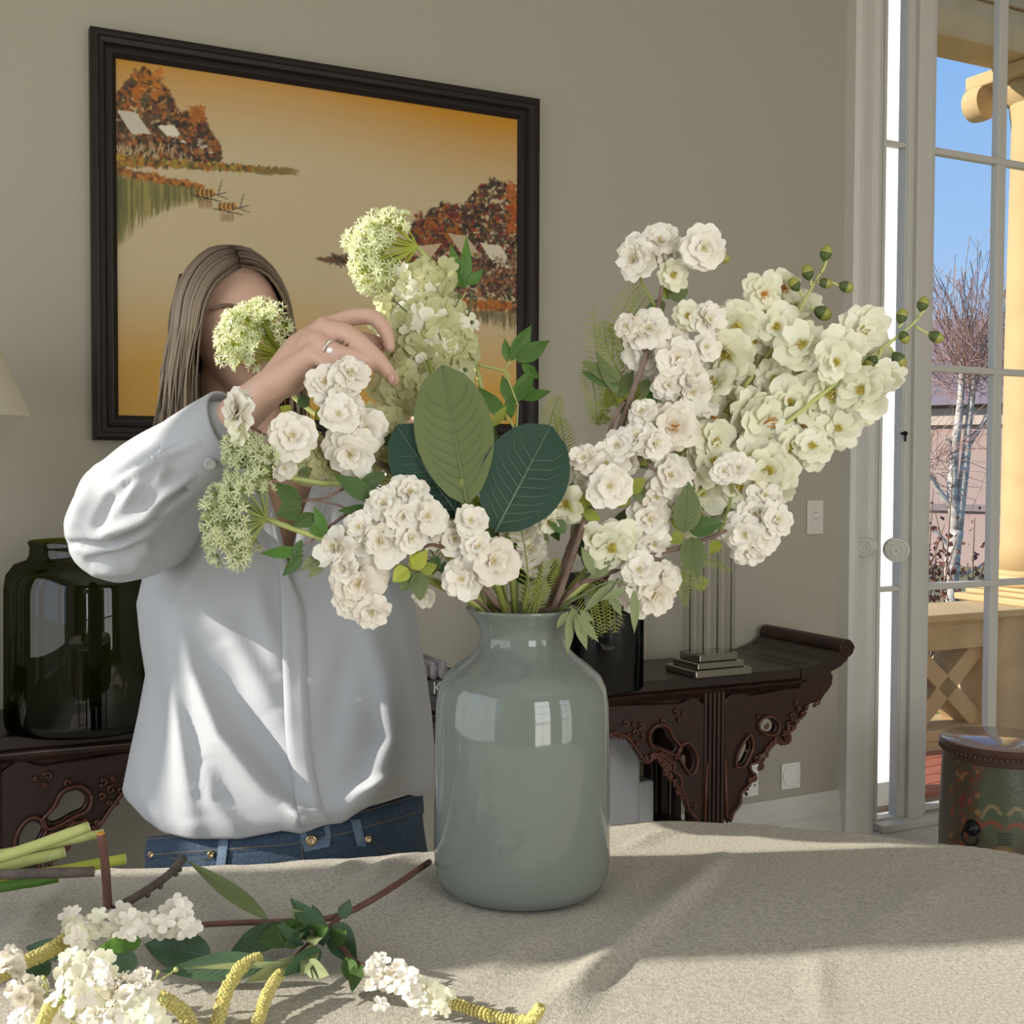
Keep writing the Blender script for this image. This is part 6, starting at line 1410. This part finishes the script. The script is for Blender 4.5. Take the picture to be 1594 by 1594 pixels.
# ---- filler stems and leaves at the vase mouth
fl = bouquet('filler_foliage', 'dark leafy filler stems standing in the vase mouth', 'foliage stem')
for pts, r_ in (([inner(805), (800, 950, 1.53), (796, 890, 1.53), (790, 830, 1.54)], .0045), ([inner(770), (762, 952, 1.52), (752, 915, 1.52)], .004), ([inner(830), (832, 950, 1.54), (842, 880, 1.55), (846, 790, 1.57)], .0035), ([inner(800), (786, 940, 1.54), (760, 900, 1.55)], .004)): stem(fl, pts, r_, r_*.7, 'stem_green')
for i in range(40):
    x, y = fr.uniform(770, 935), fr.uniform(760, 930); a = fr.uniform(-.9, .9); L = fr.uniform(40, 78)
    leaf(fl, (x, y, 1.575 + fr.uniform(-.02, .02)), (x + L*math.sin(a), y - L*math.cos(a)*.9, 1.575 + fr.uniform(-.03, .03)), fr.uniform(14, 26), fr.choice(('leaf_mid', 'leaf_olive', 'leaf_sage', 'leaf_mid', 'leaf_blue')), 'lance', .2, .08, fr.uniform(-.6, .6))
for i in range(30):
    x, y = fr.uniform(620, 770), fr.uniform(640, 860); a = fr.uniform(-1.2, .6); L = fr.uniform(40, 70)
    leaf(fl, (x, y, 1.57 + fr.uniform(-.02, .02)), (x + L*math.sin(a), y - L*math.cos(a)*.9, 1.57), fr.uniform(14, 26), fr.choice(('leaf_mid', 'leaf_olive', 'fern')), 'lance', .2, .08, fr.uniform(-.6, .6))
for i in range(34):
    x, y = fr.uniform(930, 1190), fr.uniform(600, 830); a = fr.uniform(-.4, 1.4); L = fr.uniform(36, 60)
    leaf(fl, (x, y, 1.585), (x + L*math.sin(a), y - L*math.cos(a)*.9, 1.585 + fr.uniform(-.02, .02)), fr.uniform(14, 24), fr.choice(('leaf_olive', 'fern', 'umbel_lime', 'leaf_sage')), 'lance', .2, .08, fr.uniform(-.6, .6))
# loose blossoms seen at the back, dim behind the stems
bk = bouquet('cherry_branch', 'short white blossom sprig at the back just above the vase rim')
stem(bk, [inner(822), (826, 950, 1.56), (822, 860, 1.56), (812, 815, 1.56)], .0035, .002, 'stem_green')
for x, y, d in ((809, 822, 58), (824, 856, 62), (660, 928, 38), (835, 880, 44)): bloom(bk, cherry, x, y, d, 1.555)

# ================================================================== cut stems and sprays on the table
TG = 'cut flowers lying on the table'
def T(px, py, h=0.0): return on_plane(px, py, TZ + .003 + h)
def spray(label, px, py): return empty('flower_spray', T(px, py), 0, label, 'flower', TG)
def tfloret(root, px, py, h, d, kinds, f=(0, .5)):
    p = T(px, py, h); S = d*p.y/F; link('floret', fr.choice(kinds), root, Matrix.Translation(-Vector(root.location)) @ basis(p, (VIEW(p)*.8 + Vector((f[0] + fr.gauss(0, .4), fr.gauss(0, .3), .6 + f[1]*.5 + fr.gauss(0, .3)))).normalized(), fr.uniform(0, 6)) @ Matrix.Scale(S, 4))
def catkin(root, pts, rpx):
    o0 = Vector(root.location); ps = smooth_path([T(x, y, h) - o0 for x, y, h in pts], 44); n = len(ps); S = pts[0][1] and (ps[0] + o0).y/F; mb = MB(); r = rpx*S
    mb.tube(ps, [r*.55*(.8 + .2*math.sin(PI*i/(n-1))) for i in range(n)], 8)
    for i in range(n-1):
        a = (ps[i+1]-ps[i]).normalized(); x = a.orthogonal().normalized(); y = a.cross(x)
        for k in range(9):
            q = k*.698 + i*.35; d = (x*math.cos(q) + y*math.sin(q) + a*.25).normalized(); mb.ball(ps[i] + d*r*fr.uniform(.5, .75), r*fr.uniform(.22, .36), 5, 4)
    return mb.build('catkin', MAT['catkin'], root)
def tleaf(root, b, t, w, m, shape='lance', twist=0.0, droop=0.0, vein=None, fold=.2): 
    pb, pt = T(*b), T(*t); return leaf(root, pb, pt, w*pb.y/F, m, shape, fold, droop, twist, vein, world=True)
A_ = spray('white and yellow flower spray lying with its stem against the vase foot', 430, 1432)
stem(A_, [T(668, 1342, .018), T(600, 1388, .02), T(530, 1425, .02), T(460, 1434, .018), T(380, 1436, .016), T(300, 1440, .016)], .0042, .0034, 'bark_red', world=True)
stem(A_, [T(530, 1426, .02), T(505, 1450, .02), T(470, 1480, .02), T(440, 1510, .018)], .0034, .0026, 'bark_red', 'side_stem', world=True)
for b, t, w, m, sh_, tw in (((418, 1432, .02), (292, 1340, .05), 32, 'leaf_olive', 'lance', .5), ((512, 1465, .02), (452, 1398, .05), 34, 'leaf_blue', 'oval', .3), ((500, 1450, .02), (486, 1408, .04), 22, 'leaf_blue', 'oval', -.3), ((516, 1440, .03), (556, 1500, .01), 46, 'leaf_blue', 'oval', .2), ((470, 1448, .02), (395, 1470, .015), 40, 'leaf_mid', 'lance', .3), ((450, 1438, .02), (350, 1495, .012), 46, 'leaf_blue', 'lance', .4), ((430, 1500, .02), (250, 1512, .014), 46, 'leaf_blue', 'lance', .3), ((452, 1500, .03), (285, 1507, .03), 12, 'leaf_sage', 'lance', .4), ((330, 1490, .012), (225, 1470, .012), 60, 'leaf_blue', 'oval', .2), ((480, 1490, .03), (380, 1530, .02), 26, 'leaf_sage', 'lance', .2), ((470, 1470, .03), (430, 1440, .05), 26, 'leaf_blue', 'oval', .7), ((500, 1478, .03), (440, 1520, .03), 30, 'leaf_blue', 'oval', .2), ((490, 1470, .03), (470, 1520, .03), 26, 'leaf_sage', 'oval', .2), ((530, 1430, .02), (545, 1400, .04), 22, 'leaf_blue', 'oval', .2), ((538, 1490, .02), (555, 1535, .01), 26, 'leaf_mid', 'oval', .2), ((220, 1465, .03), (150, 1478, .05), 28, 'leaf_bright', 'oval', .2)):
    tleaf(A_, b, t, w, m, sh_, tw, 0, 'vein_dark' if w > 40 else None)
for i in range(26): t_ = i/25; tfloret(A_, 188 + t_*108 + fr.gauss(0, 6), 1436 + 8*math.sin(t_*5) + fr.gauss(0, 13), .03 + fr.uniform(0, .03), fr.uniform(32, 44), FL_W)
for i in range(18): tfloret(A_, fr.uniform(105, 190), 1450 + fr.gauss(0, 13), .035 + fr.uniform(0, .025), fr.uniform(30, 42), FL_C + FL_W[:1])
catkin(A_, [(118, 1452, .04), (80, 1478, .035), (40, 1497, .03), (-25, 1530, .02)], 13)
catkin(A_, [(402, 1490, .03), (372, 1510, .028), (352, 1545, .02), (336, 1600, .012)], 12); catkin(A_, [(437, 1515, .025), (420, 1540, .02), (408, 1570, .014), (396, 1610, .012)], 11)
for i in range(16):
    x, y = 495 + fr.gauss(0, 22), 1462 + fr.gauss(0, 16); a = fr.uniform(0, 6.28); L = fr.uniform(28, 52)
    tleaf(A_, (x, y, .025), (x + L*math.cos(a), y + L*.6*math.sin(a), .03 + fr.uniform(-.01, .03)), fr.uniform(18, 30), fr.choice(('leaf_blue', 'leaf_mid', 'leaf_sage', 'leaf_blue')), 'oval', fr.uniform(-.8, .8))
B_ = spray('thick cluster of white and yellow flowers at the bottom left corner of the table', 140, 1540)
stem(B_, [T(250, 1545, .015), T(200, 1560, .02), T(120, 1570, .02), T(20, 1580, .015)], .003, .0025, 'stem_lime', world=True)
def heap(n, cx_, cy_, rx, ry, kinds, size, h0=.02, hh=.05):
    for i in range(n):
        r_ = math.sqrt((i + .5)/n); a = i*2.39996; tfloret(B_, cx_ + rx*r_*math.cos(a), cy_ + ry*r_*math.sin(a) , h0 + hh*math.sqrt(max(0, 1 - r_*r_)), fr.uniform(*size), kinds, (r_*math.cos(a), -r_*math.sin(a)))
heap(15, 205, 1545, 40, 34, dbl, (28, 40)); heap(9, 130, 1508, 46, 24, FL_W + FL_C, (30, 46), .04); heap(12, 120, 1540, 40, 36, FL_C + FL_W, (32, 48), .04); heap(10, 215, 1580, 36, 26, FL_C, (34, 50), .03); heap(9, 175, 1598, 60, 22, dbl + FL_W, (34, 50), .03); heap(5, 155, 1520, 22, 16, dbl, (28, 36), .06); heap(6, 42, 1545, 26, 22, dbl, (28, 38), .02, .02); heap(5, 14, 1500, 20, 16, dbl, (32, 42), .02, .02); heap(8, 60, 1590, 50, 16, FL_W, (30, 40), .02, .02)
m = MB()
for i in range(34):
    p = T(fr.uniform(60, 240), fr.uniform(1530, 1594), .03) - Vector(B_.location); q = p + Vector((fr.gauss(0, .01), fr.gauss(0, .01), .012)); m.tube([p, q], .001, 4); m.ball(q, fr.uniform(.0018, .0034), 6, 5)
o = m.build('tiny_buds', MAT['stem_lime'], B_); o['kind'] = 'stuff'
catkin(B_, [(142, 1500, .07), (146, 1525, .07), (158, 1555, .06)], 12); catkin(B_, [(246, 1552, .03), (272, 1565, .028), (292, 1585, .02), (302, 1620, .015)], 13); catkin(B_, [(82, 1560, .05), (72, 1580, .05), (60, 1610, .04)], 12); catkin(B_, [(235, 1572, .05), (215, 1590, .045), (200, 1620, .04)], 14)
for b, t, w in (((215, 1500, .02), (150, 1490, .03), 40), ((80, 1500, .015), (30, 1520, .012), 36), ((110, 1480, .01), (40, 1475, .01), 34)): tleaf(B_, b, t, w, 'leaf_blue', 'oval', .2)
C_ = spray('small white flower spray with a yellow catkin right of the leafy stem', 600, 1520)
stem(C_, [T(515, 1450, .02), T(535, 1478, .018), T(562, 1502, .018), T(640, 1540, .02)], .003, .002, 'bark_red', world=True)
for i in range(30): t_ = i/29; tfloret(C_, 575 + t_*72 + fr.gauss(0, 6), 1516 + t_*22 + fr.gauss(0, 13), .02 + fr.uniform(0, .03), fr.uniform(24, 36), dbl + FL_W)
for i in range(20): t_ = i/19; tfloret(C_, 645 + t_*45 + fr.gauss(0, 5), 1545 + t_*10 + fr.gauss(0, 9), .018 + fr.uniform(0, .02), fr.uniform(22, 32), FL_C)
catkin(C_, [(688, 1556, .016), (730, 1570, .014), (780, 1585, .013), (815, 1590, .013), (832, 1582, .02), (842, 1566, .03)], 11)
tleaf(C_, (560, 1500, .02), (548, 1545, .012), 24, 'leaf_mid', 'oval', .3)
# bundle of cut stems at the left
SG = 'cut stems at the left of the table'
Ys = 1.45
def cut(name, label, pts, r, m, cat='stem', tip='umbel_tip', knots=()):
    p0 = at(*pts[0]); e = empty(name, p0, 0, label, cat, SG); ps = smooth_path([at(*p) - p0 for p in pts], 14); n = len(ps); S = Ys/F
    MB().tube(ps, [r*S*(1 + .03*math.sin(i*1.3)) for i in range(n)], 14).build('shaft', MAT[m], e)
    d = (ps[-1]-ps[-2]).normalized(); MB().lathe([(0, 0), (r*S*.93, 0), (r*S*.90, .0012), (0, .0014)], 14, (0, 0, 0), basis(ps[-1], d)).build('cut_end', MAT[tip], e)
    for k in knots: MB().ball(ps[int(k*(n-1))] + Vector((r*S*.7, 0, -r*S*.7)), (r*S*.7, r*S*.6, r*S*.8), 8, 6).build('knot', MAT[m], e)
    return e
cut('green_stem', 'thick pale green cut stem lying uppermost in the bundle at left', [(-40, 1348, 1.42), (40, 1322, 1.44), (138, 1287, 1.47)], 9, 'stem_lime')
cut('green_stem', 'thin yellow green cut stem ending beside the upright red brown twig', [(-40, 1336, 1.45), (60, 1318, 1.47), (160, 1297, 1.50)], 7, 'stem_lime')
cut('green_stem', 'short fat green cut stem in the middle of the bundle at left', [(-40, 1358, 1.44), (30, 1342, 1.46), (100, 1326, 1.48)], 9.5, 'stem_lime')
cut('green_stem', 'green cut stem poking out lowest to the right of the bundle', [(-40, 1376, 1.46), (80, 1358, 1.49), (194, 1337, 1.53)], 9, 'umbel_lime')
cut('green_stem', 'dark green cut stem under the brown stick at left', [(-40, 1386, 1.42), (20, 1378, 1.43), (90, 1366, 1.45)], 8, 'leaf_bright', tip='stem_lime')
cut('brown_stick', 'straight dark brown cut stick lying across the green stems', [(-40, 1362, 1.40), (50, 1360, 1.41), (146, 1357, 1.43)], 8, 'bark_grey', tip='bark')
cut('red_twig', 'red brown twig standing upright at the end of the green stems', [(168, 1412, 1.46), (164, 1350, 1.455), (157, 1298, 1.45)], 7, 'bark_red', tip='heart_orange')
cut('grey_twig', 'knobbly grey brown twig lying behind the white flower spray', [(178, 1416, 1.46), (225, 1388, 1.50), (262, 1362, 1.54), (286, 1335, 1.57)], 7, 'bark_grey', tip='bark', knots=(.35, .55, .75, .85))
